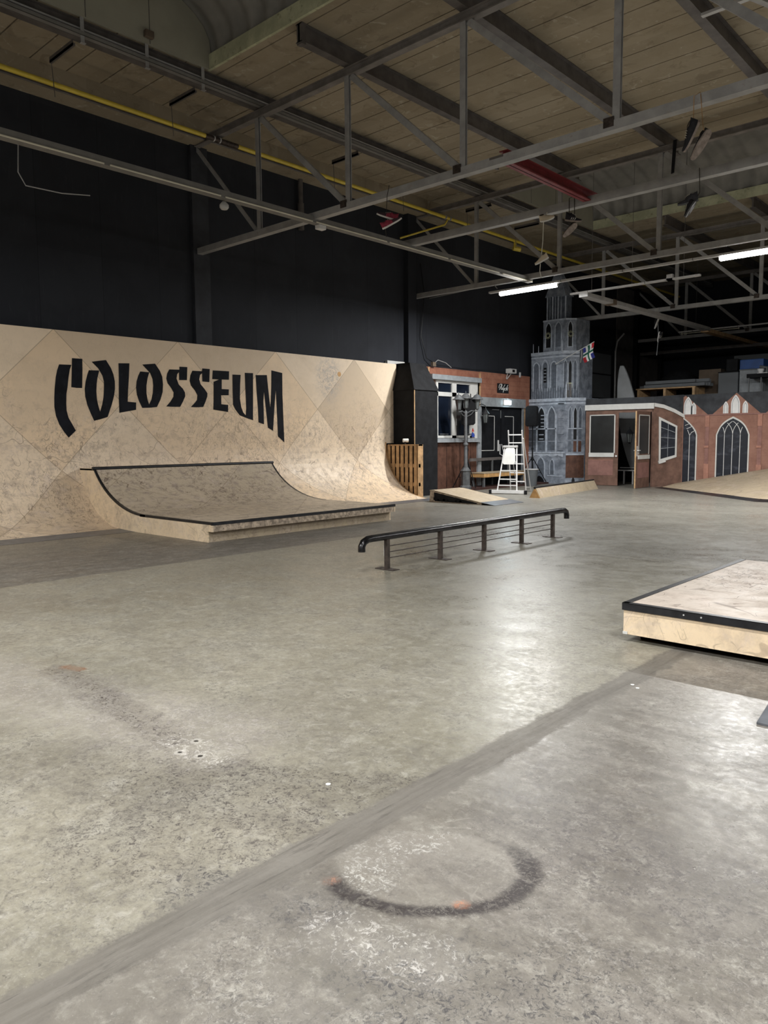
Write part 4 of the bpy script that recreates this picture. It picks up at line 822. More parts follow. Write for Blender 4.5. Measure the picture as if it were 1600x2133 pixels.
# wall lantern
def lantern(t, c, s=1.0, top='dome', mat='lamp_metal', par=None):
    x, y, z = c; mb = MB()
    if top == 'dome': mb.lathe((x, y, z), [(.175*s, 0), (.172*s, .012*s), (.12*s, .045*s), (.105*s, .09*s), (.075*s, .125*s), (.03*s, .145*s), (.012*s, .16*s), (.006*s, .22*s)], 18)
    else: mb.lathe((x, y, z), [(.13*s, 0), (.12*s, .02*s), (.03*s, .14*s), (.02*s, .16*s), (.006*s, .22*s)], 6)
    cap = mb.build('lantern_cap', mat, t, True)
    mb = MB(); n = 6; mb.lathe((x, y, z-.27*s), [(.055*s, 0), (.095*s, .265*s)], n); gl = mb.build('lantern_glass', 'lglass', t)
    mb = MB()
    for k in range(6):
        a = 2*math.pi*k/6
        mb.tube([(x+math.cos(a)*.06*s, y+math.sin(a)*.06*s, z-.275*s), (x+math.cos(a)*.10*s, y+math.sin(a)*.10*s, z)], .006*s, 5)
    mb.lathe((x, y, z-.31*s), [(.015*s, 0), (.04*s, .02*s), (.062*s, .04*s)], 10); mb.build('lantern_cage', mat, t)
t = thing('wall_lantern', 'black hexagonal wall lantern hanging left of the double door', 'lantern', (-13.6, 19.33, 2.2))
lantern(t, (-13.55, 19.38, 2.26), 1.0, 'hex', 'black')
mb = MB(); mb.tube([(-13.78, 19.3, 2.52), (-13.66, 19.33, 2.56), (-13.55, 19.38, 2.5)], .012, 6); mb.box((-13.79, 19.27, 2.4), (-13.77, 19.33, 2.6)); mb.build('bracket', 'black', t)
# gnome
t = thing('garden_gnome', 'tiny garden gnome with blue coat and red hat on the window sill', 'figurine', (-13.72, 18.95, 1.52))
gx, gy, gz = -13.73, 18.97, 1.52
mb = MB(); mb.lathe((gx, gy, gz), [(.055, 0), (.06, .02), (.05, .03)], 10); mb.build('base', 'card', t, True)
mb = MB(); mb.lathe((gx, gy, gz+.03), [(.05, 0), (.058, .05), (.045, .11), (.03, .14)], 12); mb.build('coat', 'gnblue', t, True)
mb = MB(); mb.lathe((gx, gy, gz+.165), [(.01, 0), (.034, .015), (.036, .035), (.02, .06)], 12); mb.build('head', 'skin', t, True)
mb = MB(); mb.lathe((gx, gy, gz+.205), [(.04, 0), (.022, .045), (.004, .10)], 12); mb.build('hat', 'gnred', t, True)
mb = MB(); mb.lathe((gx+.028, gy, gz+.125), [(.006, 0), (.022, .03), (.02, .055)], 8); mb.build('beard', 'white', t, True)

# low step
mb = MB(); mb.box((-13.76, 17.6, 0), (-12.98, 22.2, .05)); tag(mb.build('door_step', 'slate'), 'low dark red wooden step on the floor in front of the double door', 'step')

# lamp post
LP = Vector((-13.1, 17.75, 0))
t = thing('lamp_post', 'old style grey street lamp post with three lanterns before the white window', 'lamp post', tuple(LP))
mb = MB(); mb.lathe(LP, [(.17, .05), (.17, .12), (.135, .16), (.13, .55), (.15, .58), (.11, .63), (.075, .68)], 8); mb.build('pedestal', 'lamp_metal', t)
mb = MB(); mb.lathe(LP, [(.075, .66), (.055, .8), (.05, 1.3), (.075, 1.32), (.075, 1.36), (.05, 1.38), (.042, 2.2), (.05, 2.24), (.04, 2.3)], 12); mb.build('pole', 'lamp_metal', t, True)
mb = MB(); mb.box((LP.x-.1, LP.y-.02, 1.42), (LP.x+.07, LP.y+.02, 1.45)); mb.build('collar_bolt', 'lamp_metal', t)
heads = [(LP.x+.02, LP.y-.37, 2.60), (LP.x-.12, LP.y+.16, 2.66), (LP.x+.02, LP.y+.52, 2.64)]
for hx, hy, hz in heads:
    lantern(t, (hx, hy, hz), 1.0, 'dome')
    mb = MB(); a = Vector((LP.x, LP.y, 2.22)); b = Vector((hx, hy, hz-.32)); mid = (a+b)/2
    mb.tube([a, mid+Vector((0, 0, .04)), b+Vector((0, 0, -.02)), b], .016, 7)
    mb.tube([a-Vector((0, 0, .1)), mid-Vector((0, 0, .06)), (b*.7+a*.3)+Vector((0, 0, .0))], .010, 6); mb.build('lantern_arm', 'lamp_metal', t, True)

# speakers on tripods
def pa_speaker(c, yaw, h, label, slabel, w=.38, ht=.68, dp=.36, base=.05, leg_r=.62, spread0=.4):
    x, y = c
    s = thing('speaker_stand', slabel, 'stand', (x, y, base), 'black tripod speaker stands')
    mb = MB(); mb.tube([(x, y, base+.22), (x, y, h+.05)], .018, 8); mb.tube([(x, y, base+.22), (x, y, h*.62)], .024, 8); mb.build('pole', 'matte', s, True)
    mb = MB(); mb.tube([(x, y, base+.72), (x, y, base+.84)], .04, 8); mb.tube([(x, y, h*.62-.03), (x, y, h*.62+.03)], .035, 8); mb.build('collar', 'matte', s)
    for k in range(3):
        a = yaw+spread0+k*2*math.pi/3; dx, dy = math.cos(a), math.sin(a)
        mb = MB(); mb.tube([(x+dx*.03, y+dy*.03, base+.80), (x+dx*leg_r, y+dy*leg_r, base+.02)], .014, 6); mb.build('leg', 'matte', s)
        mb = MB(); mb.tube([(x, y, base+.3), (x+dx*leg_r*.6, y+dy*leg_r*.6, base+.33)], .009, 5); mb.build('brace', 'matte', s)
    t = thing('loudspeaker', label, 'loudspeaker', (x, y, h))
    prof = [(-w/2+.05, 0), (w/2-.05, 0), (w/2, .05), (w/2, ht-.06), (w/2-.06, ht), (-w/2+.06, ht), (-w/2, ht-.06), (-w/2, .05)]
    f = Vector((math.cos(yaw), math.sin(yaw), 0)); r = Vector((-f.y, f.x, 0)); o = Vector((x, y, h))
    mb = MB(); mb.prism(prof, lambda a, b: o+f*dp/2+r*a+UPV*b, lambda a, b: o-f*dp/2+r*a*.72+UPV*b); mb.build('cabinet', 'speaker', t, bevel=.015)
    mb = MB(); mb.prism([(a*.88, .04+b*.89) for a, b in prof], lambda a, b: o+f*(dp/2+.008)+r*a+UPV*b, lambda a, b: o+f*(dp/2)+r*a+UPV*b); mb.build('grille', 'speaker', t)
    mb = MB(); mb.prism([(a*.06-w/2+.01, .2+b*.12) for a, b in prof], lambda a, b: o+f*.05+r*a+UPV*b, lambda a, b: o+f*.1+r*a+UPV*b); mb.build('side_handle', 'lamp_metal', t)
    return t
pa_speaker((-13.34, 18.15), math.radians(-40), 1.9, 'black loudspeaker behind the lamp post', 'black tripod stand behind the lamp post', w=.42, ht=.8, dp=.3, leg_r=.42)
pa_speaker((-13.15, 21.45), math.radians(-75), 1.88, 'black loudspeaker in front of the grey tower', 'black tripod stand in front of the grey tower', w=.4, ht=.66, dp=.34, leg_r=.56)

# bench
t = thing('wooden_bench', 'wooden bench with dark backrest bar in front of the double door', 'bench', (-13.4, 19.6, .05))
bz0 = .05
mb = MB(); mb.box((-13.66, 18.72, .34), (-13.14, 21.0, .455)); mb.build('seat_frame', 'orange', t)
mb = MB(); mb.box((-13.67, 18.71, .455), (-13.13, 21.01, .48)); mb.build('seat_board', 'pale', t)
for x in (-13.2, -13.60):
    for y in (18.8, 20.9):
        mb = MB(); mb.box((x-.03, y-.03, bz0), (x+.03, y+.03, .34)); mb.build('leg', 'lamp_metal', t)
mb = MB(); mb.bar((-13.66, 18.7, .86), (-13.66, 21.1, .88), .03, .09); mb.build('backrest', 'steel_dk', t)
for y in (19.9, 20.8):
    mb = MB(); mb.box((-13.69, y, .05), (-13.65, y+.05, .85)); mb.build('backrest_post', 'lamp_metal', t)

# bin
t = thing('waste_bin', 'grey round plastic bin between the ladder and the tower', 'bin', (-12.75, 20.75, 0))
bc = (-12.75, 20.75, 0)
mb = MB(); mb.lathe(bc, [(.16, .0), (.165, .02), (.205, .52)], 20); mb.build('tub', 'bin', t, True)
mb = MB(); mb.lathe((bc[0], bc[1], .51), [(.205, 0), (.225, .005), (.225, .03), (.205, .035)], 20); mb.build('rim', 'steel_lt', t, True)

# ladder
LB0, LB1 = Vector((-11.74, 17.20, 0)), Vector((-10.9, 17.46, 0)); U = (LB1-LB0).normalized(); W = Vector((-U.y, U.x, 0)); LC = Vector((-11.36, 17.32, 0))
lad = thing('step_ladder', 'aluminium combination step ladder with white platform standing on its crossbar', 'ladder', tuple(LC))
def LPt(u, w_, z): return LC+U*u+W*w_+UPV*z
mb = MB(); mb.bar(LPt(-.46, 0, .065), LPt(.44, 0, .065), .06, .085); mb.build('stabiliser_bar', 'alu', lad, bevel=.005)
for u in (-.50, .48):
    mb = MB(); mb.bar(LPt(u-.035, 0, .055), LPt(u+.035, 0, .055), .08, .11); mb.build('rubber_foot', 'black', lad, bevel=.01)
mb = MB()
for s in (-1, 1): mb.bar(LPt(s*.27-.03, .0, .1), LPt(s*.165-.03, .34, 1.28), .022, .05, W)
mb.build('front_rail', 'alu', lad)
for k, z in enumerate((.235, .40, .63, .86)):
    f = (z-.1)/1.18; hw = .27-.105*f; mb = MB(); mb.bar(LPt(-hw-.03, .34*f, z), LPt(hw-.03, .34*f, z), .05, .028); mb.build('rung', 'alu', lad)
mb = MB(); mb.bar(LPt(-.20-.04, .33, 1.28), LPt(.20-.04, .33, 1.28), .1, .06); mb.build('top_tray', 'steel_lt', lad, bevel=.01)
pl = [(-.15, .80), (.12, .80), (.15, .84), (.16, .88), (.125, 1.2), (.09, 1.24), (-.11, 1.24), (-.145, 1.2), (-.19, .88), (-.18, .83)]
mb = MB(); mb.prism(pl, lambda a, b: LPt(a-.02, .34*(b-.1)/1.18-.06, b), lambda a, b: LPt(a-.02, .34*(b-.1)/1.18-.035, b)); mb.build('folded_platform', 'white', lad)
mb = MB()
for s in (-1, 1): mb.bar(LPt(s*.22+.02, .95, .02), LPt(s*.19+.06, .42, 1.72), .022, .05, W)
mb.build('back_rail', 'alu', lad)
for z in (.3, .55, .8, 1.05, 1.38, 1.60):
    f = z/1.7; hw = .22-.03*f; mb = MB(); mb.bar(LPt(-hw+.02+.04*f, .95-.53*f, z), LPt(hw+.02+.04*f, .95-.53*f, z), .03, .03); mb.build('rung', 'alu', lad)
mb = MB(); mb.bar(LPt(.30, 1.25, .02), LPt(.27, .5, 1.5), .02, .045, W); mb.bar(LPt(.30, 1.25, .12), LPt(.22, .9, .14), .02, .02); mb.build('support_leg', 'steel_lt', lad)
mb = MB(); mb.bar(LPt(-.02, .9, .2), LPt(-.02, .38, 1.1), .015, .02, W); mb.build('spreader_bar', 'steel_lt', lad)

# ================================================================== TOWER
S_ = .977
def ts(x, z): return (x*S_, 1.5+(z-1.5)*S_)
TY = 22.8*S_
tow = thing('gothic_tower', 'grey painted plywood church tower with pointed arches reaching up to the roof truss', 'tower', (-13.1, 23, 0))
def arch_pts(cx, hw, z0, zs, za, n=8):
    """pointed arch outline from bottom-left round to bottom-right"""
    h = za-zs
    if h < 1.2*hw:
        L = math.hypot(hw, h); q = [(k/n, .13*L*math.sin(math.pi*k/n)) for k in range(n+1)]
        pts = [(cx-hw, z0)]+[(cx-hw+hw*t-h/L*b, zs+h*t+hw/L*b) for t, b in q]
        return pts+[(2*cx-x, z) for x, z in reversed(pts[:-1])]
    R = (hw*hw+h*h)/(2*hw); am = math.atan2(h, R-hw) if R > hw else math.pi/2
    pts = [(cx-hw, z0)]+[(cx-hw+R-R*math.cos(am*k/n), zs+R*math.sin(am*k/n)) for k in range(n)]+[(cx, za)]
    r = [(2*cx-x, z) for x, z in reversed(pts[:-1])]
    return pts+r
def face_fn(P, D):
    """maps (u, z, depth) on a vertical face starting at P with direction D"""
    P = Vector((P[0], P[1], 0)); D = Vector((D[0], D[1], 0)).normalized(); N = Vector((D.y, -D.x, 0))
    return lambda u, z, k=0.0: P + D*u + UPV*z + N*k
def arch_fill(par, F, cx, hw, z0, zs, za, k, mat, name, th=.006):
    mb = MB(); mb.prism(arch_pts(cx, hw, z0, zs, za), lambda a, b: F(a, b, k+th), lambda a, b: F(a, b, k)); return mb.build(name, mat, par)
def arch_ring(par, F, cx, hw, z0, zs, za, w_, k, mat, name, th=.02, base=False):
    o = arch_pts(cx, hw, z0, zs, za); i = arch_pts(cx, hw-w_, z0+(w_ if base else 0), zs, za-w_*1.5); n = len(o); mb = MB()
    vs = [F(*p, k+th) for p in o]+[F(*p, k+th) for p in i]+[F(*p, k) for p in o]+[F(*p, k) for p in i]
    rng = range(n) if base else range(n-1); fs = []
    for a in rng:
        b = (a+1) % n; fs += [(a, b, n+b, n+a), (a, b, 2*n+b, 2*n+a), (n+a, n+b, 3*n+b, 3*n+a)]
    mb.add(vs, fs); return mb.build(name, mat, par)
def fbox(par, F, u0, z0, u1, z1, k, mat, name, th=.015):
    mb = MB(); mb.prism([(u0, z0), (u1, z0), (u1, z1), (u0, z1)], lambda a, b: F(a, b, k+th), lambda a, b: F(a, b, k)); return mb.build(name, mat, par)
R_dir = Vector((.45, .44, 0)).normalized()
def tier(xl, xr, rw, z0, z1, y=TY, name='tier'):
    P = [(xl, y), (xr, y), (xr+R_dir.x*rw, y+R_dir.y*rw), (xr+R_dir.x*rw, y+R_dir.y*rw+.9), (xl, y+R_dir.y*rw+.9)]
    mb = MB(); mb.prism(P, lambda a, b: (a, b, z0), lambda a, b: (a, b, z1)); mb.build(name, 'stone', tow)
    return face_fn((xl, y), (1, 0)), face_fn((xr, y), (R_dir.x, R_dir.y)), xr-xl
zt1, zt2, zt3 = 2.80, 4.33, 5.36
FL, FR, LW = tier(-13.90, -12.40, .62, 0, zt1, name='lower_tier')
ML, MR, MW = tier(-13.78, -12.62, .56, zt1, zt2, y=TY+.08, name='middle_tier')
UL, UR, UW = tier(-13.36, -12.55, .36, zt2, zt3, y=TY+.12, name='upper_tier')
# cornices
for F, W2, z, k in ((FL, LW, zt1, .03), (FR, .62, zt1, .03), (ML, MW, zt2, .03), (MR, .56, zt2, .03)):
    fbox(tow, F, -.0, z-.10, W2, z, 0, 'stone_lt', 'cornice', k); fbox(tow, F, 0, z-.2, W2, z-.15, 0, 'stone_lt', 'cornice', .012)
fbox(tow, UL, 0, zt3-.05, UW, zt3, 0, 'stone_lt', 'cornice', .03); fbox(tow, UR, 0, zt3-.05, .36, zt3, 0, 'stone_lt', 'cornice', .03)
# lower tier relief
for cx, hw, dk in ((.245, .15, 0), (.58, .13, 1), (.965, .135, 0)):
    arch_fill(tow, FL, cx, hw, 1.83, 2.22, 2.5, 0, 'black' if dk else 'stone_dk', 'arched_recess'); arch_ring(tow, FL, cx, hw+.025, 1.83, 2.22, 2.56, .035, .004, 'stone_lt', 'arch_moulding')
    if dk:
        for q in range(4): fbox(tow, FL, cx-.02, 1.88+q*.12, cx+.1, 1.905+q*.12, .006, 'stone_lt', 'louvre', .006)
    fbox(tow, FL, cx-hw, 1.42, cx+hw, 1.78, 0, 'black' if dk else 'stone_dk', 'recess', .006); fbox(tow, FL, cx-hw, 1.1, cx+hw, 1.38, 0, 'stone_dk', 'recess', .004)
    if dk:
        for q in range(2): fbox(tow, FL, cx-.09, 1.46+q*.14, cx+.09, 1.49+q*.14, .006, 'stone_lt', 'louvre', .006)
fbox(tow, FL, .06, 1.79, 1.14, 1.825, 0, 'stone_lt', 'transom', .02)
for u in (.07, .41, .775, 1.13): fbox(tow, FL, u-.025, 1.04, u+.025, 2.3, 0, 'stone_lt', 'shaft', .02)
fbox(tow, FL, 0.0, 1.0, 1.47, 1.045, 0, 'stone_lt', 'string_course', .03)
mb = MB(); sc = [(0, .995)]
for q in range(29): sc.append((1.4*q/28, .94-.055*abs(math.sin(q/28*math.pi*3.5))))
sc += [(1.4, .995)]
mb.prism(sc, lambda a, b: FL(a, b, .012), lambda a, b: FL(a, b, 0)); mb.build('scalloped_band', 'stone_lt', tow)
for u in (1.2, ): 
    for q in range(6): fbox(tow, FL, u, 1.1+q*.26, 1.42, 1.33+q*.26, 0, 'stone', 'quoin', .012 if q % 2 else .02)
arch_fill(tow, FL, .57, .125, .12, .6, .82, 0, 'stone_dk', 'arched_recess'); arch_ring(tow, FL, .57, .17, .12, .6, .9, .035, .004, 'stone_lt', 'arch_moulding')
arch_fill(tow, FL, 1.0, .07, .3, .62, .78, 0, 'stone_dk', 'arched_recess'); arch_ring(tow, FL, 1.0, .09, .3, .62, .82, .02, .004, 'stone_lt', 'arch_moulding')
fbox(tow, FL, .82, .24, 1.38, .265, 0, 'stone_lt', 'string_course', .015); arch_fill(tow, FL, .52, .19, 0, .04, .25, .004, 'black', 'arched_opening')
for cx, dk in ((.12, 0), (.29, 1), (.45, 0)):
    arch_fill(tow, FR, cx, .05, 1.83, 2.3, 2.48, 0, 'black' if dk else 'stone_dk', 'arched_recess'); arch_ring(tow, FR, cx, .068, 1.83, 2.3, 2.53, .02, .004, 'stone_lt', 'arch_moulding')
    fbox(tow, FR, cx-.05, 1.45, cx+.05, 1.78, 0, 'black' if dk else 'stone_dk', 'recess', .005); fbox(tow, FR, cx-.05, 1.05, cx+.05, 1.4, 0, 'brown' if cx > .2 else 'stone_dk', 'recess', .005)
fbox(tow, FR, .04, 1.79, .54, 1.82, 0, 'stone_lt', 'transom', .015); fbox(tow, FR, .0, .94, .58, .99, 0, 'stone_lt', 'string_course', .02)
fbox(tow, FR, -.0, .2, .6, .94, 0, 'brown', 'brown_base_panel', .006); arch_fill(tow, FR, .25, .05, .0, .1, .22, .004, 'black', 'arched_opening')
# middle tier relief
for cx, dk in ((.20, 0), (.53, 1), (.86, 0)):
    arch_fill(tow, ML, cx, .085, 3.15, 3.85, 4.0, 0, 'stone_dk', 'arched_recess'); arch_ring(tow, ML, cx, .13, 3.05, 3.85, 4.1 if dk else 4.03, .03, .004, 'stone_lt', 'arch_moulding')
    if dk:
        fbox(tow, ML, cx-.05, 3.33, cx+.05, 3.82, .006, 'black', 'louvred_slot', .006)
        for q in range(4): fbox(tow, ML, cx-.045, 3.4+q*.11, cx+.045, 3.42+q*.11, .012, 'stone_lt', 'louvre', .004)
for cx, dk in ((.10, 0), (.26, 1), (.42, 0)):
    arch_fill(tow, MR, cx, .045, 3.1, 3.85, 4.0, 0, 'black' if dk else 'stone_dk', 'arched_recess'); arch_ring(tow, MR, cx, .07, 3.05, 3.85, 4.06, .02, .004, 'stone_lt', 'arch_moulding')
fbox(tow, MR, .16, 2.84, .34, 3.3, .004, 'curb', 'balcony_panel', .01); fbox(tow, MR, .17, 2.84, .33, 3.26, .012, 'steel_dk', 'balcony_panel', .006)
for F, W2, z0, n in ((ML, 1.16, 2.81, 13), (MR, .56, 2.81, 6)):
    mb = MB()
    for q in range(n):
        u = W2*(q+.5)/n; mb.prism([(u-.012, z0), (u+.012, z0), (u+.012, z0+.3), (u, z0+.36), (u-.012, z0+.3)], lambda a, b: F(a, b, .03), lambda a, b: F(a, b, .012))
    mb.build('balustrade', 'stone_dk', tow)
# corner pinnacles
for (x, y, z0, h) in ((-12.40, TY-.03, zt1-.1, .62), (-12.62, TY+.05, zt2-.1, .45), (-13.88, TY, zt1, .25), (-13.70, TY+.06, zt2, .3), (-13.5, TY+.06, zt2, .22), (-12.9, TY+.05, zt2, .3), (-12.3, TY+.4, zt2, .25)):
    mb = MB(); mb.tube([(x, y, z0), (x, y, z0+h*.85), (x, y, z0+h)], [.03 if h > .4 else .012, .026 if h > .4 else .01, .006], 6); mb.build('pinnacle', 'stone_lt', tow)
# upper tier
for F, cx, dk, hw in ((UL, .20, 1, .09), (UL, .56, 0, .10), (UR, .16, 1, .06)):
    arch_fill(tow, F, cx, hw, zt2+.14, 5.06, 5.25, 0, 'black' if dk else 'stone_dk', 'arched_opening'); arch_ring(tow, F, cx, hw+.03, zt2+.1, 5.06, 5.3, .028, .004, 'stone_lt', 'arch_moulding')
for F, cx in ((UL, .19), (UR, .17)):
    ck = []
    mb = MB(); c = F(cx, 4.86, .03)
    for q in range(12):
        a = 2*math.pi*q/12; p = F(cx+math.cos(a)*.075, 4.86+math.sin(a)*.075, .03); p2 = F(cx+math.cos(a)*.11, 4.86+math.sin(a)*.11, .03); mb.tube([p, p2], .009, 5)
    pts = [F(cx+math.cos(2*math.pi*q/16)*.06, 4.86+math.sin(2*math.pi*q/16)*.06, .03) for q in range(17)]; mb.tube(pts, .008, 5)
    mb.build('clock_ring', 'curb', tow)
# open lantern of thin fins
for i in range(7):
    u = .12+.10*i; x = -13.36+u; dep = 0 if i < 6 else .12
    mb = MB(); mb.box((x-.014, TY+.13+dep, zt3), (x+.014, TY+.2+dep, 6.15)); mb.build('fin', 'stone_lt' if i % 2 == 0 else 'stone', tow)
mb = MB(); mb.box((-13.26, TY+.3, zt3), (-12.6, TY+.6, 6.1)); mb.build('lantern_core', 'stone_dk', tow)
mb = MB(); mb.add([(-13.3, TY+.1, 6.1), (-12.55, TY+.1, 6.1), (-12.55, TY+.65, 6.1), (-13.3, TY+.65, 6.1), (-12.95, TY+.35, 7.2)], [(0, 1, 4), (1, 2, 4), (2, 3, 4), (3, 0, 4), (0, 3, 2, 1)]); mb.build('spire', 'stone', tow)

# flag
pa, pb = Vector((-12.80, TY-.05, 3.90)), Vector((-11.118, 21.6, 4.41))
t = thing('flag', 'small blue red white and green cross flag on a white pole leaning from the tower', 'flag', tuple(pa))
mb = MB(); mb.tube([pa, pb], [.013, .011], 8); mb.build('pole', 'white', t, True)
D = (pb-pa).normalized(); q0 = pa+(pb-pa)*.72; q1 = pa+(pb-pa)*.985
mb = MB(); NU, NV = 24, 30; vs = []
dn = Vector((.06, .0, -1)).normalized()
for j in range(NV+1):
    for i in range(NU+1):
        u, v = i/NU, j/NV; p = q0.lerp(q1, u) + Vector((.17*v*(1-u*.55), .02, -1)).normalized()*(.46*v) + FV*(.03*math.sin(u*7+v*3)); p = p + RV*(.02*math.sin(v*6+u)); vs.append(p)
def fcol(u, v):
    a, b = abs(u-.5), abs(v-.5)
    if a < .09 or b < .075: return 1
    if a < .24 or b < .18: return 2
    return 3 if (u < .5) == (v < .5) else 0
fs = []; ms = []
for j in range(NV):
    for i in range(NU):
        fs.append((j*(NU+1)+i, j*(NU+1)+i+1, (j+1)*(NU+1)+i+1, (j+1)*(NU+1)+i)); u, v = (i+.5)/NU, (j+.5)/NV
        ms.append(fcol(u, v))
mb.add(vs, fs); mb.mi = ms; o = mb.build('cloth', ['fred', 'fgreen', 'fwhite', 'fblue'], t, True)
mb = MB(); s0 = q0-D*.05; mb.tube([s0, s0+Vector((.0, 0, -.2)), s0+Vector((-.03, 0, -.42))], .005, 5); mb.build('cord', 'lace', t)
# ================================================================== HOUSE FRONT
HL, HC, HE = Vector((-11.66, 22.2, 0)), Vector((-9.57, 22.45, 0)), Vector((-8.97, 23.2, 0))
HF = face_fn(HL, HC-HL); HS = face_fn(HC, HE-HC); HLn = (HC-HL).length; HSn = (HE-HC).length
ho = thing('painted_house', 'brown painted plywood house corner with white fascia and half open door', 'playhouse', (-10.4, 22.5, 0))
fbox(ho, HF, 0, 2.52, HLn, 2.72, -.02, 'roofp', 'roof_band', .03); fbox(ho, HF, -.02, 2.36, HLn+.02, 2.53, 0, 'white', 'fascia', .06)
fbox(ho, HF, 0, 2.27, HLn, 2.37, -.03, 'housew', 'head_beam', .03); fbox(ho, HF, 0, 0, .07, 2.3, -.03, 'housew', 'corner_post', .04); fbox(ho, HF, 2.05, 0, HLn, 2.4, -.03, 'housew', 'corner_post', .03)
# left fixed door
dl = fbox(ho, HF, .07, .01, 1.05, 2.27, -.02, 'housew', 'closed_door', .03)
fbox(dl, HF, .15, 1.02, .93, 2.20, .012, 'frost', 'glass_pane', .004)
for a in ((.13, 1.02, .165, 2.22), (.915, 1.02, .95, 2.22), (.13, 2.19, .95, 2.22)): fbox(dl, HF, *a, .01, 'white', 'white_trim', .012)
fbox(dl, HF, .12, .90, .93, 1.03, .01, 'white', 'white_sill', .03); fbox(dl, HF, .10, .32, .90, .80, .01, 'pink', 'lower_panel', .008); fbox(dl, HF, .10, .80, .90, .815, .012, 'buttress', 'panel_edge', .008)
mb = MB(); c = HF(.99, .93, .02); mb.tube([c, c+Vector((.03, -.05, 0))], .03, 10); mb.build('door_knob', 'alu', dl, True)
# open leaf hinged at the corner
OA, OB = Vector((-9.66, 22.40, 0)), Vector((-9.62, 21.36, 0)); HO = face_fn(OB, OA-OB); OL = (OA-OB).length
od = thing('open_door', 'narrow brown half glazed door standing open toward the hall beside the house corner', 'door', tuple(OA))
mb = MB(); mb.prism([(0, .01), (OL, .01), (OL, 2.27), (0, 2.27)], lambda a, b: HO(a, b, .02), lambda a, b: HO(a, b, -.02)); mb.build('door_leaf', 'housew', od)
fbox(od, HO, -.012, .01, .001, 2.27, -.02, 'wood', 'pine_edge', .04)
fbox(od, HO, .17, 1.02, OL-.1, 2.15, .02, 'frost', 'glass_pane', .004)
for a in ((.15, 1.0, .185, 2.17), (OL-.12, 1.0, OL-.08, 2.17), (.15, 2.14, OL-.08, 2.17)): fbox(od, HO, *a, .02, 'white', 'white_trim', .012)
fbox(od, HO, .12, .86, OL-.06, .98, .02, 'white', 'white_sill', .03); fbox(od, HO, .12, .3, OL-.08, .76, .02, 'pink', 'lower_panel', .008)
mb = MB(); c = HO(.06, 1.12, 0); 
for s in (-1, 1):
    n_ = (HO(0, 0, 1)-HO(0, 0, 0))*s; mb.tube([c, c+n_*.07, c+n_*.07+(OA-OB).normalized()*.12], .012, 6)
mb.build('door_handle', 'alu', od, True)
fbox(od, HO, .03, .95, .09, 1.25, .021, 'alu', 'handle_plate', .004)
# side wall
sd = [(0, 0), (HSn, 0), (HSn, 2.18), (0, 2.50)]
mb = MB(); mb.prism(sd, lambda a, b: HS(a, b, 0), lambda a, b: HS(a, b, -.03)); mb.build('side_wall', 'housew', ho)
mb = MB(); mb.prism([(0, 2.5), (HSn, 2.18), (HSn, 2.78), (0, 2.72)], lambda a, b: HS(a, b, 0), lambda a, b: HS(a, b, -.03)); mb.build('roof_band', 'roofp', ho)
mb = MB(); mb.prism([(-.0, 2.42), (.3, 2.37), (.65, 2.24), (HSn+.03, 2.07), (HSn+.03, 2.17), (.65, 2.35), (.3, 2.48), (0, 2.53)], lambda a, b: HS(a, b, .05), lambda a, b: HS(a, b, 0)); mb.build('fascia', 'white', ho)
wq = [(.20, .73), (.77, .90), (.77, 1.84), (.17, 2.12)]
wi = [(.25, .84), (.72, .96), (.72, 1.80), (.24, 2.01)]
mb = MB(); n = 4; vs = [HS(*p, .02) for p in wq]+[HS(*p, .02) for p in wi]+[HS(*p, 0) for p in wq]+[HS(*p, 0) for p in wi]
mb.add(vs, [(a, (a+1) % 4, 4+(a+1) % 4, 4+a) for a in range(4)]+[(a, (a+1) % 4, 8+(a+1) % 4, 8+a) for a in range(4)]+[(4+a, 4+(a+1) % 4, 12+(a+1) % 4, 12+a) for a in range(4)])
swf = mb.build('side_window', 'white', ho)
mb = MB(); mb.prism(wi, lambda a, b: HS(a, b, .006), lambda a, b: HS(a, b, .001)); mb.build('dark_pane', 'glassp', swf)
for a, b in (((.48, .9), (.48, 1.9)), ((.25, 1.16), (.72, 1.2)), ((.25, 1.5), (.72, 1.46)), ((.25, 1.8), (.72, 1.64))):
    mb = MB(); mb.bar(HS(*a, .008), HS(*b, .008), .006, .016, UPV if a[0] != b[0] else X_); mb.build('glazing_bar', 'grey', swf)
mb = MB(); mb.bar(HS(.18, .74, .02), HS(.40, .80, .02), .06, .09); mb.build('sill_end', 'white', swf)
# dark interior partition behind the open doorway
mb = MB(); mb.box((-11.75, 24.6, 0), (-9.0, 24.65, 2.7)); tag(mb.build('storage_partition', 'matte'), 'dark partition seen through the open doorway', 'partition')
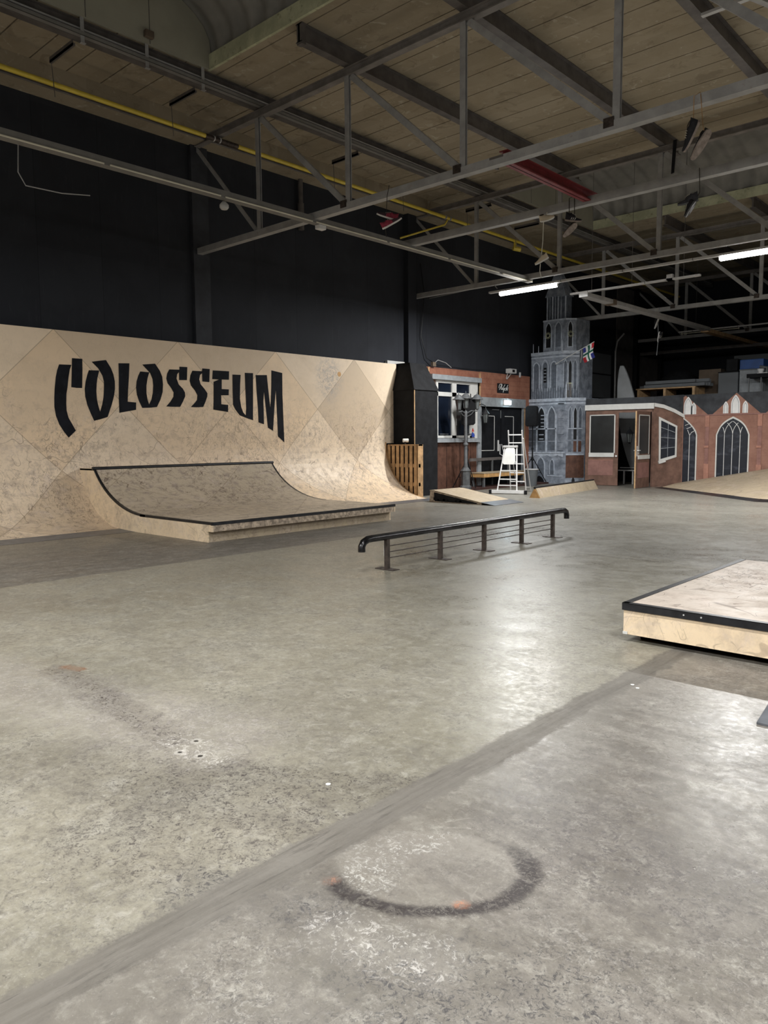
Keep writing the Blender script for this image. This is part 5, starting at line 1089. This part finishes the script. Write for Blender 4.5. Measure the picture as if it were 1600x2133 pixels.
# surfboard standing behind
t = thing('grey_surfboard', 'tall grey surfboard leaning upright behind the open house doorway', 'surfboard', (-10.9, 23.6, .3))
sb = []
for k in range(25):
    a = k/24; z = .45+3.4*a; hw = .34*math.sin(math.pi*min(1, max(0, a*.92+.06)))**.62; sb.append((z, hw))
mb = MB(); pl = [(hw, z) for z, hw in sb]+[(-hw, z) for z, hw in reversed(sb)]
lean = lambda z: -11.55+.10*0+(.0 if z < 2 else -.10*(z-2)**1.3)+.12*z*0
mb.prism(pl, lambda a, b: (-10.98+a*.9-.16*(b-2.0), 23.75+.02*b+a*.2, b), lambda a, b: (-10.98+a*.9-.16*(b-2.0), 23.83+.02*b+a*.2, b)); mb.build('board_shell', 'board', t, bevel=.02)
mb = MB(); mb.box((-11.2, 23.4, .42), (-10.5, 23.45, .46)); mb.box((-11.2, 23.7, .50), (-10.5, 23.75, .53)); mb.box((-10.95, 23.42, .0), (-10.9, 23.46, .45)); mb.box((-10.65, 23.42, .0), (-10.6, 23.46, .45)); mb.build('support_rack', 'steel_lt', t)
t = thing('bird_cage_lantern', 'small black wire lantern hanging inside the open doorway', 'lantern', (-10.55, 22.9, 1.3)); lantern(t, (-10.52, 22.9, 1.62), 1.0, 'hex', 'black')

# ================================================================== CHURCH MURAL
CY = 23.2
ch = thing('church_mural', 'brick red church front painted on plywood with white pointed windows and dark gables', 'mural', (-6, CY, 0))
CF = face_fn((-8.97, CY), (1, 0)); cu = lambda x: x+8.97
CX1 = 8.9
fbox(ch, CF, 0, 0, cu(CX1), 2.15, -.04, 'brick2', 'brick_wall', .04)
per = 1.465; apex0 = -8.905
mb = MB(); mb.prism([(0, 2.15), (cu(CX1), 2.15), (cu(CX1), 2.79), (0, 2.77)], lambda a, b: CF(a, b, -.001), lambda a, b: CF(a, b, -.04)); mb.build('painted_roof', 'roofp', ch)
fbox(ch, CF, 0, 2.13, cu(CX1), 2.165, -.001, 'pink', 'string_course', .02)
for i in range(7):
    ax = apex0+per*i; h = per/2; L = max(-8.97, ax-h+.06); 
    g = [(cu(max(ax-h+.07, -8.97)), 2.165), (cu(ax+h-.07), 2.165), (cu(ax), 2.765)] if i else [(0, 2.165), (cu(ax+h-.07), 2.165), (cu(ax), 2.745), (0, 2.70)]
    mb = MB(); mb.prism(g, lambda a, b: CF(a, b, .008), lambda a, b: CF(a, b, 0)); mb.build('painted_gable', 'brick2', ch)
    for dx, hw, zs, za in ((-.27, .075, 2.36, 2.53), (.0, .125, 2.42, 2.71), (.27, .075, 2.36, 2.53)):
        if i == 0 and dx < 0: continue
        x = ax+dx-.02
        if x-hw < -8.95: 
            if dx == 0: x = -8.95+hw
        arch_fill(ch, CF, cu(x), hw, 2.18, zs, za, .009, 'alu', 'white_lancet', .004); arch_ring(ch, CF, cu(x), hw-.028, 2.18, zs, za-.05, .012, .014, 'grey', 'lancet_line', .003)
    # big pointed window
    wx = ax-.075; hw = .455
    if i == 0:
        # only its right half shows past the house
        x0, x1 = -8.95, -8.545; zs, za = 1.56, 1.90
        pts = [(cu(x0), .02), (cu(x1), .02), (cu(x1), 1.56), (cu(x1-.04), 1.68), (cu(x1-.12), 1.80), (cu(x1-.24), 1.93), (cu(x0), 2.07)]
        mb = MB(); mb.prism(pts, lambda a, b: CF(a, b, .004), lambda a, b: CF(a, b, 0)); w0 = mb.build('pointed_window', 'glassp', ch)
        path = [pts[1], pts[2], pts[3], pts[4], pts[5], pts[6]]
        mb = MB()
        for a, b in zip(path, path[1:]): mb.bar(CF(*a, .012), CF(*b, .012), .02, .035, Y_ if False else (X_ if abs(a[0]-b[0]) < .01 else UPV))
        mb.build('white_outline', 'white', w0)
        mb = MB(); mb.bar(CF(cu(-8.755), .02, .01), CF(cu(-8.755), 1.55, .01), .014, .014, X_)
        for a, b in (((-8.755, 1.55), (-8.70, 1.64)), ((-8.70, 1.64), (-8.60, 1.69)), ((-8.755, 1.55), (-8.82, 1.72)), ((-8.9, 1.85), (-8.78, 1.9)), ((-8.85, 1.75), (-8.68, 1.82))): mb.bar(CF(cu(a[0]), a[1], .01), CF(cu(b[0]), b[1], .01), .014, .014, UPV)
        mb.build('glazing_bar', 'alu', w0)
    else:
        o = thing('x', '', '') if False else None
        w0 = arch_fill(ch, CF, cu(wx), hw, .02, 1.56, 2.06, .0, 'glassp', 'pointed_window', .005)
        arch_ring(w0, CF, cu(wx), hw+.012, .02, 1.56, 2.085, .036, .004, 'white', 'white_outline', .01)
        mb = MB()
        for q, dx in enumerate((-.225, .0, .215)):
            mb.bar(CF(cu(wx+dx), .02, .01), CF(cu(wx+dx), 1.56, .01), .014, .014, X_)
            for s in (-1, 1):
                # intersecting tracery arcs springing from each mullion
                r = .46; prev = (wx+dx, 1.56)
                for k in range(1, 7):
                    a = k/6*1.0; x = wx+dx+s*(r-r*math.cos(a)); z = 1.56+r*math.sin(a)
                    if abs(x-wx) > hw-.02: break
                    if z > 1.57+.47*(1-abs(x-wx)/hw)+.085*math.sin(math.pi*(1-abs(x-wx)/hw)): break
                    mb.bar(CF(cu(prev[0]), prev[1], .01), CF(cu(x), z, .01), .012, .013, UPV if abs(x-prev[0]) > .02 else X_); prev = (x, z)
        mb.build('glazing_bar', 'alu', w0)
    bx = ax+h-.07
    fbox(ch, CF, cu(bx-.055), 0, cu(bx+.055), 2.13, 0, 'pink', 'buttress', .012); fbox(ch, CF, cu(bx-.06), 1.80, cu(bx+.06), 2.13, .012, 'buttress', 'buttress_cap', .012); fbox(ch, CF, cu(bx-.075), 1.18, cu(bx+.06), 1.24, .012, 'buttress', 'buttress_step', .02)
    fbox(ch, CF, cu(bx-.07), 0, cu(bx+.07), .7, .0, 'buttress', 'buttress_foot', .02)

# ================================================================== STORAGE LOFT ABOVE
mb = MB(); mb.box((-12.0, 24.7, 2.55), (8.9, 31, 2.68)); mb.box((-12.0, 23.3, 2.6), (-9.6, 24.7, 2.66)) if False else None
tag(mb.build('storage_loft', 'matte'), 'dark storage loft deck behind the painted walls', 'loft')
t = thing('storage_pallet', 'timber pallet on the loft under the pale profiles', 'pallet', (-10, 25.3, 2.68))
mb = MB(); mb.box((-11.3, 25.0, 3.10), (-9.3, 25.9, 3.14)); mb.build('top_boards', 'wood', t)
for x in (-11.25, -10.35, -9.4):
    mb = MB(); mb.box((x, 25.0, 2.68), (x+.08, 25.9, 3.10)); mb.build('block', 'wood', t)
for i in range(14):
    r_ = random.Random(i); c, rr = i % 7, i // 7
    mb = MB(); ln = min(2.35+r_.random()*.4, -8.9-(-11.4+.5+rr*.35)); x0 = -11.4+r_.random()*.5+rr*.35
    mb.add([(x0, 25.02+c*.1, 3.15+rr*.12), (x0+ln, 25.02+c*.1, 3.15+rr*.12), (x0+ln, 25.11+c*.1, 3.15+rr*.12), (x0, 25.11+c*.1, 3.15+rr*.12), (x0, 25.02+c*.1, 3.25+rr*.12), (x0+ln, 25.02+c*.1, 3.25+rr*.12), (x0+ln, 25.11+c*.1, 3.25+rr*.12), (x0, 25.11+c*.1, 3.25+rr*.12)],
           [(0, 1, 5, 4), (3, 7, 6, 2), (0, 4, 7, 3), (0, 3, 2, 1)])
    tag(mb.build('metal_profile', 'panel'), 'pale grey metal profile in the stack on the loft pallet', 'profile', 'pale metal profiles stacked on the loft')
def crate(x0, y0, z0, x1, y1, z1, mat, name, label, cat='box', bevel=.015, lid=None):
    t = thing(name, label, cat, ((x0+x1)/2, (y0+y1)/2, z0)); mb = MB(); mb.box((x0, y0, z0), (x1, y1, z1)); mb.build('body', mat, t, bevel=bevel)
    if lid: mb = MB(); mb.box((x0-.01, y0-.01, z1), (x1+.01, y1+.01, z1+.03)); mb.build('lid', lid, t)
    return t
crate(-9.55, 25.95, 2.68, -8.85, 26.7, 3.72, 'card', 'cardboard_box', 'large brown cardboard box on the loft behind the metal profiles', bevel=.005)
crate(-8.80, 25.6, 2.68, -8.19, 26.3, 3.55, 'panel', 'storage_box', 'pale box with dark front opening on the loft beside the cardboard box', lid='matte')
crate(-8.6, 25.7, 3.60, -8.25, 26.2, 3.98, 'matte', 'black_case', 'black case stacked left of the blue crate')
crate(-8.15, 25.6, 3.62, -7.45, 26.2, 3.92, 'blue', 'blue_crate', 'blue plastic crate on top of the white box on the loft', lid=None)
crate(-8.15, 25.6, 2.68, -7.45, 26.2, 3.59, 'grey', 'white_box', 'whitish storage box under the blue crate', lid='panel')
t = thing('black_table', 'black folded table unit at the right of the loft', 'table', (-7.2, 25.2, 2.68))
mb = MB(); mb.box((-7.75, 25.0, 3.30), (-6.75, 25.5, 3.42)); mb.build('table_top', 'matte', t)
for x in (-7.7, -7.35, -7.0, -6.8):
    mb = MB(); mb.box((x, 25.02, 2.68), (x+.03, 25.05, 3.3)); mb.build('leg', 'lamp_metal', t)
t = thing('chrome_mixer', 'shiny chrome kitchen mixer on the black table', 'mixer', (-7.35, 25.25, 3.42))
mb = MB(); mb.box((-7.5, 25.15, 3.42), (-7.2, 25.35, 3.45)); mb.build('base', 'alu', t, bevel=.01)
mb = MB(); mb.lathe((-7.42, 25.25, 3.45), [(.05, 0), (.09, .06), (.10, .12)], 14); mb.build('bowl', 'alu', t, True)
mb = MB(); mb.tube([(-7.24, 25.25, 3.45), (-7.24, 25.25, 3.6), (-7.45, 25.25, 3.64)], .045, 10); mb.build('motor_head', 'lamp_metal', t, True)
mb = MB(); mb.box((-9.6, 29.5, 2.69), (2, 29.55, 4.45)); tag(mb.build('white_partition', 'panel'), 'pale wall panel behind the crates on the loft', 'partition')
mb = MB(); mb.box((-11.2, 33.42, 4.6), (8.9, 33.48, 7.5)); tag(mb.build('dark_cladding', 'wall'), 'dark cladding above the pale panel at the far end', 'partition')
t = thing('dark_bundle', 'dark rounded bundle on the loft left of the cardboard box', 'bundle', (-10.4, 27, 2.68))
mb = MB(); mb.lathe((-10.6, 27, 2.68), [(.7, 0), (.75, .4), (.6, .9), (.3, 1.15), (.02, 1.2)], 16); mb.build('cover', 'matte', t, True)
# roller door and posts on the far left wall
t = thing('sectional_door', 'grey sectional door panels on the left wall behind the flag', 'door', (-13.95, 27.2, 0))
for z0, z1 in ((0, 1.0), (1.02, 2.0), (2.02, 3.02), (3.05, 3.95), (3.98, 4.75)):
    mb = MB(); mb.box((-13.99, 25.3, z0), (-13.93, 28.5, z1)); mb.build('door_panel', 'panel', t)
for z in (3.03, 3.96):
    mb = MB(); mb.box((-13.93, 25.3, z-.02), (-13.9, 28.6, z+.02)); mb.build('joint_strip', 'black', t)
mb = MB(); mb.tube([(-13.85, 28.7, 0), (-13.85, 28.7, 4.9), (-13.8, 28.75, 5.3), (-13.6, 28.9, 5.6)], .035, 8); mb.build('guide_track', 'steel_lt', t, True)
for y, l in ((30.7, 'black wall post right of the sectional door'), (33.1, 'grey post deep in the dark far corner')):
    mb = MB(); mb.box((-14.0, y-.13, 0), (-13.8, y+.13, 7.6)); tag(mb.build('wall_post', 'black'), l, 'post')
mb = MB(); mb.box((-13.99, 29.0, 2.0), (-13.95, 30.5, 7.5)); tag(mb.build('wall_panel', 'steel_dk'), 'dim greyish wall cladding between the door track and the black post', 'cladding')
mb = MB(); mb.box((-13.99, 31.0, 1.0), (-13.9, 32.9, 4.9)); tag(mb.build('corrugated_panel', 'steel_dk'), 'dim corrugated cladding in the far corner', 'cladding')
mb = MB(); mb.bar((-13.8, 30.9, 4.95), (-5, 30.9, 4.95), .1, .12); tag(mb.build('far_beam', 'steel_dk'), 'dim horizontal beam across the far dark end', 'ceiling beam')

# ================================================================== SNEAKERS
def sneaker(pos, th, label, upper, sole='shoe_sole', toe_col=None, flip=1, roll=0.0, L=.30, lace='lace', yaw=0.0, stripes=False, high=False):
    """side view: toe points along angle th in the plane facing the room; roll turns the sole into view"""
    dr = (Vector(pos)-Vector((0, 0, 1.5))).normalized(); Rr_ = dr.cross(UPV).normalized(); Uu = Rr_.cross(dr).normalized()
    X = Rr_*math.cos(th)+Uu*math.sin(th); Zz = (-Rr_*math.sin(th)+Uu*math.cos(th))*flip
    ax = X.normalized(); Zz = Matrix.Rotation(roll, 3, ax) @ Zz; Yy = Zz.cross(X)
    t = bpy.data.objects.new('sneaker', None); t.empty_display_size = .1; C.objects.link(t); t['label'] = label; t['category'] = 'shoe'; t['group'] = 'sneakers hung over the beams'
    t.matrix_world = Matrix.Translation(pos)
    P = Vector(pos)
    def w_(x, y, z): return P + X*x + Yy*y + Zz*z
    N = 16; hwf = lambda s: (.036+.016*math.sin(math.pi*min(1, s*1.1))*1.0 if s < .9 else .05)*math.sqrt(max(.02, 1-(max(0, s-.72)/.285)**2)) * (math.sqrt(max(.05, 1-((.10-s)/.105)**2)) if s < .10 else 1)
    def curl(s): return .010*max(0, (s-.7)/.3)**2 + .006*max(0, (.15-s)/.15)
    out = []
    for i in range(N+1): s = i/N; out.append((s, hwf(s)))
    pl = [(s, h) for s, h in out]+[(s, -h) for s, h in reversed(out)]
    mb = MB(); n = len(pl)
    lo = [w_((s-.5)*L, h*1.04, curl(s)-.0) for s, h in pl]; hi = [w_((s-.5)*L, h*1.02, curl(s)+.028-.006*s) for s, h in pl]
    mb.add(lo+hi, [tuple(range(n)), tuple(reversed(range(n, 2*n)))]+[(i, (i+1) % n, n+(i+1) % n, n+i) for i in range(n)]); so = mb.build('sole', sole, t)
    top = lambda s: (.118 if not high else .15)-.018*math.sin(s*5) if s < .30 else ((.112+(.03 if high else 0))-(s-.30)*.12 if s < .62 else .078-(s-.62)*.10)
    rings = []; K = 9
    for i in range(N+1):
        s = i/N; h = hwf(s)*.95; zt_ = max(.03, top(s)); r = []
        for k in range(K):
            a = math.pi*k/(K-1); yy = math.cos(a)*h*(1 if math.sin(a) < .6 else .85); zz = .024+curl(s)+(zt_-.024)*math.sin(a)**.7
            r.append(w_((s-.5)*L*.985, yy, zz))
        rings.append(r)
    vs = [p for r in rings for p in r]; fs = [(i*K+k, i*K+k+1, (i+1)*K+k+1, (i+1)*K+k) for i in range(N) for k in range(K-1)]+[tuple(range(K)), tuple(reversed(range(N*K, N*K+K)))]
    mi = [1 if (toe_col and i >= N*.55) else 0 for i in range(N) for k in range(K-1)]+[0, 1 if toe_col else 0]
    mb = MB(); mb.add(vs, fs); mb.mi = mi; mb.build('upper', [upper, toe_col or upper], t, True)
    mb = MB(); mb.lathe((0, 0, 0), [(.03, 0), (.032, .004)], 10); mb.v = [tuple(w_(-.30*L+v[0]*1.3, v[1]*.8, .112+(.03 if high else 0)+v[2])) for v in mb.v]; mb.build('collar', 'lace_dk', t)
    mb = MB()
    for q in range(4):
        s = .40+q*.065; mb.tube([w_((s-.5)*L, -.025, top(s)*.97), w_((s-.5)*L, 0, top(s)+.028*.2+.004), w_((s-.5)*L, .025, top(s)*.97)], .0035, 5)
    mb.build('lace', lace, t)
    if stripes:
        mb = MB()
        for q in range(3):
            s = .35+q*.11; mb.tube([w_((s-.5)*L, -.052, .035), w_((s-.44)*L, -.045, .07)], .006, 5)
        mb.build('side_stripe', 'white', t)
    return t
def hung_lace(pts, label, mat='lace_dk', r=.006):
    mb = MB(); mb.tube(pts, r, 5); return tag(mb.build('shoe_lace', mat, smooth=True), label, 'shoelace')
R_ = math.radians
sneaker((-8.50, 9.28, 5.12), R_(-16), 'upper red mesh sneaker with white sole hanging left of centre', 'shoe_red', toe_col='shoe_plum', flip=1) if False else None
def side(px_dir): pass
# red pair under the nearest truss
sneaker(Vector((-8.50, 9.36, 5.06)), R_(163), 'upper red sneaker with white sole and toe to the left, below nearest truss', 'shoe_red', toe_col='shoe_plum', flip=-1, L=.35)
sneaker(Vector((-8.36, 9.35, 4.93)), R_(27), 'lower red sneaker with white sole and toe to the right, below nearest truss', 'shoe_red', toe_col='shoe_plum', L=.35)
hung_lace([(-8.42, 9.34, 5.55), (-8.5, 9.38, 5.42), (-8.5, 9.36, 5.2), (-8.47, 9.33, 5.02), (-8.5, 9.33, 4.9), (-8.48, 9.33, 4.76)], 'dark lace loop holding the red sneakers over the truss')
# black pair upper right
sneaker(Vector((-3.60, 9.36, 5.03)), R_(-116), 'black sneaker with white laces and cream sole hanging toe down, upper right', 'shoe_black', sole='shoe_tan', flip=-1, L=.36, roll=R_(-12))
sneaker(Vector((-3.52, 9.42, 4.93)), R_(-122), 'sneaker showing its dirty pale sole behind the black one, upper right', 'shoe_black', sole='shoe_tan', flip=-1, L=.36, roll=R_(55))
hung_lace([(-3.6, 9.36, 5.16), (-3.61, 9.38, 5.50), (-3.55, 9.42, 5.54), (-3.54, 9.40, 5.50), (-3.50, 9.40, 5.12), (-3.47, 9.42, 5.02)], 'brown lace over the truss holding the black sneakers at upper right', 'pallet', .005)
# cream pair
sneaker(Vector((-7.12, 12.02, 5.30)), R_(12), 'cream sneaker resting sideways just under the cross beam', 'shoe_cream', sole='shoe_sole', roll=R_(25), L=.26)
sneaker(Vector((-7.22, 12.04, 4.60)), R_(206), 'cream sneaker dangling lowest on a long white lace above the lit tube', 'shoe_cream', sole='shoe_sole', flip=-1, L=.26)
hung_lace([(-7.14, 12.05, 5.44), (-7.2, 12.03, 5.3), (-7.21, 12.03, 4.95), (-7.24, 12.03, 4.68)], 'long white lace between the two cream sneakers', 'lace', .008)
hung_lace([(-7.26, 12.04, 4.58), (-7.27, 12.04, 4.45), (-7.24, 12.04, 4.33)], 'short white lace end below the lowest cream sneaker', 'lace', .007)
# black and white pair
sneaker(Vector((-6.62, 12.02, 5.17)), R_(-8), 'black sneaker with round white patch and toe to the right, under the red beam end', 'shoe_black', sole='shoe_tan', L=.28, high=True, stripes=True)
sneaker(Vector((-6.66, 12.0, 5.03)), R_(222), 'black sneaker with dirty sole facing the hall, below the white patched one', 'shoe_black', sole='shoe_tan', flip=-1, L=.30, roll=R_(62))
hung_lace([(-6.70, 12.03, 5.2), (-6.71, 12.04, 5.58), (-6.62, 12.05, 5.6), (-6.60, 12.04, 5.2)], 'dark lace over the cross beam holding the black and white sneakers', r=.007)
# charcoal pair
sneaker(Vector((-4.66, 12.0, 5.05)), R_(188), 'charcoal sneaker with toe to the left before the far skylight curb', 'shoe_grey', sole='lamp_metal', flip=-1, L=.30, high=True)
sneaker(Vector((-4.60, 11.98, 4.95)), R_(238), 'dark sneaker toe down beneath the charcoal one, before the far skylight', 'shoe_black', sole='lamp_metal', flip=-1, L=.26, roll=R_(20))
hung_lace([(-4.52, 12.04, 5.56), (-4.5, 12.03, 5.2), (-4.58, 11.98, 5.0)], 'lace holding the charcoal sneakers on the cross beam')
# checkered pair far back
for (p, th, l) in ((Vector((-9.98, 23.5, 5.02)), R_(250), 'upper checkered black and white slip-on shoe hanging near the timber beam'), (Vector((-9.93, 23.5, 4.62)), R_(262), 'lower striped black and white shoe hanging near the timber beam')):
    s_ = sneaker(p, th, l, 'shoe_black', sole='alu', L=.33, flip=-1 if 'upper' in l else 1, roll=R_(20), stripes=True)
hung_lace([(-9.95, 23.55, 5.5), (-9.96, 23.5, 5.1), (-9.93, 23.5, 4.6), (-9.95, 23.5, 4.3), (-9.97, 23.5, 4.05)], 'pale lace with the checkered shoes hanging from the farthest truss', 'grey', .009)
hung_lace([(-4.68, 12.0, 5.56), (-4.9, 12.0, 5.9), (-4.95, 12.02, 6.3), (-4.93, 12.0, 6.65)], 'thin black strap hanging in front of the far skylight', 'black', .03) if False else None
mb = MB(); mb.prism([(0, 0), (.06, .02), (.10, .75), (.03, .75)], lambda a, b: (-6.75+a, 16.4, 7.05+b*.9), lambda a, b: (-6.75+a, 16.43, 7.05+b*.9)); tag(mb.build('hanging_strap', 'black'), 'torn black strap hanging from the far skylight edge', 'strap')
# loose bits on the floor
for i, (x, y) in enumerate(((-1.93, 4.32), (-1.88, 4.28), (-2.34, 2.17))):
    mb = MB(); mb.lathe((x, y, 0), [(.011, 0), (.012, .004), (.004, .006)], 7); tag(mb.build('chip_of_plaster', 'white', smooth=True), ['small white chip on the floor beside the joint', 'second small white chip by the floor joint', 'pale round chip on the dark stained floor'][i], 'debris')
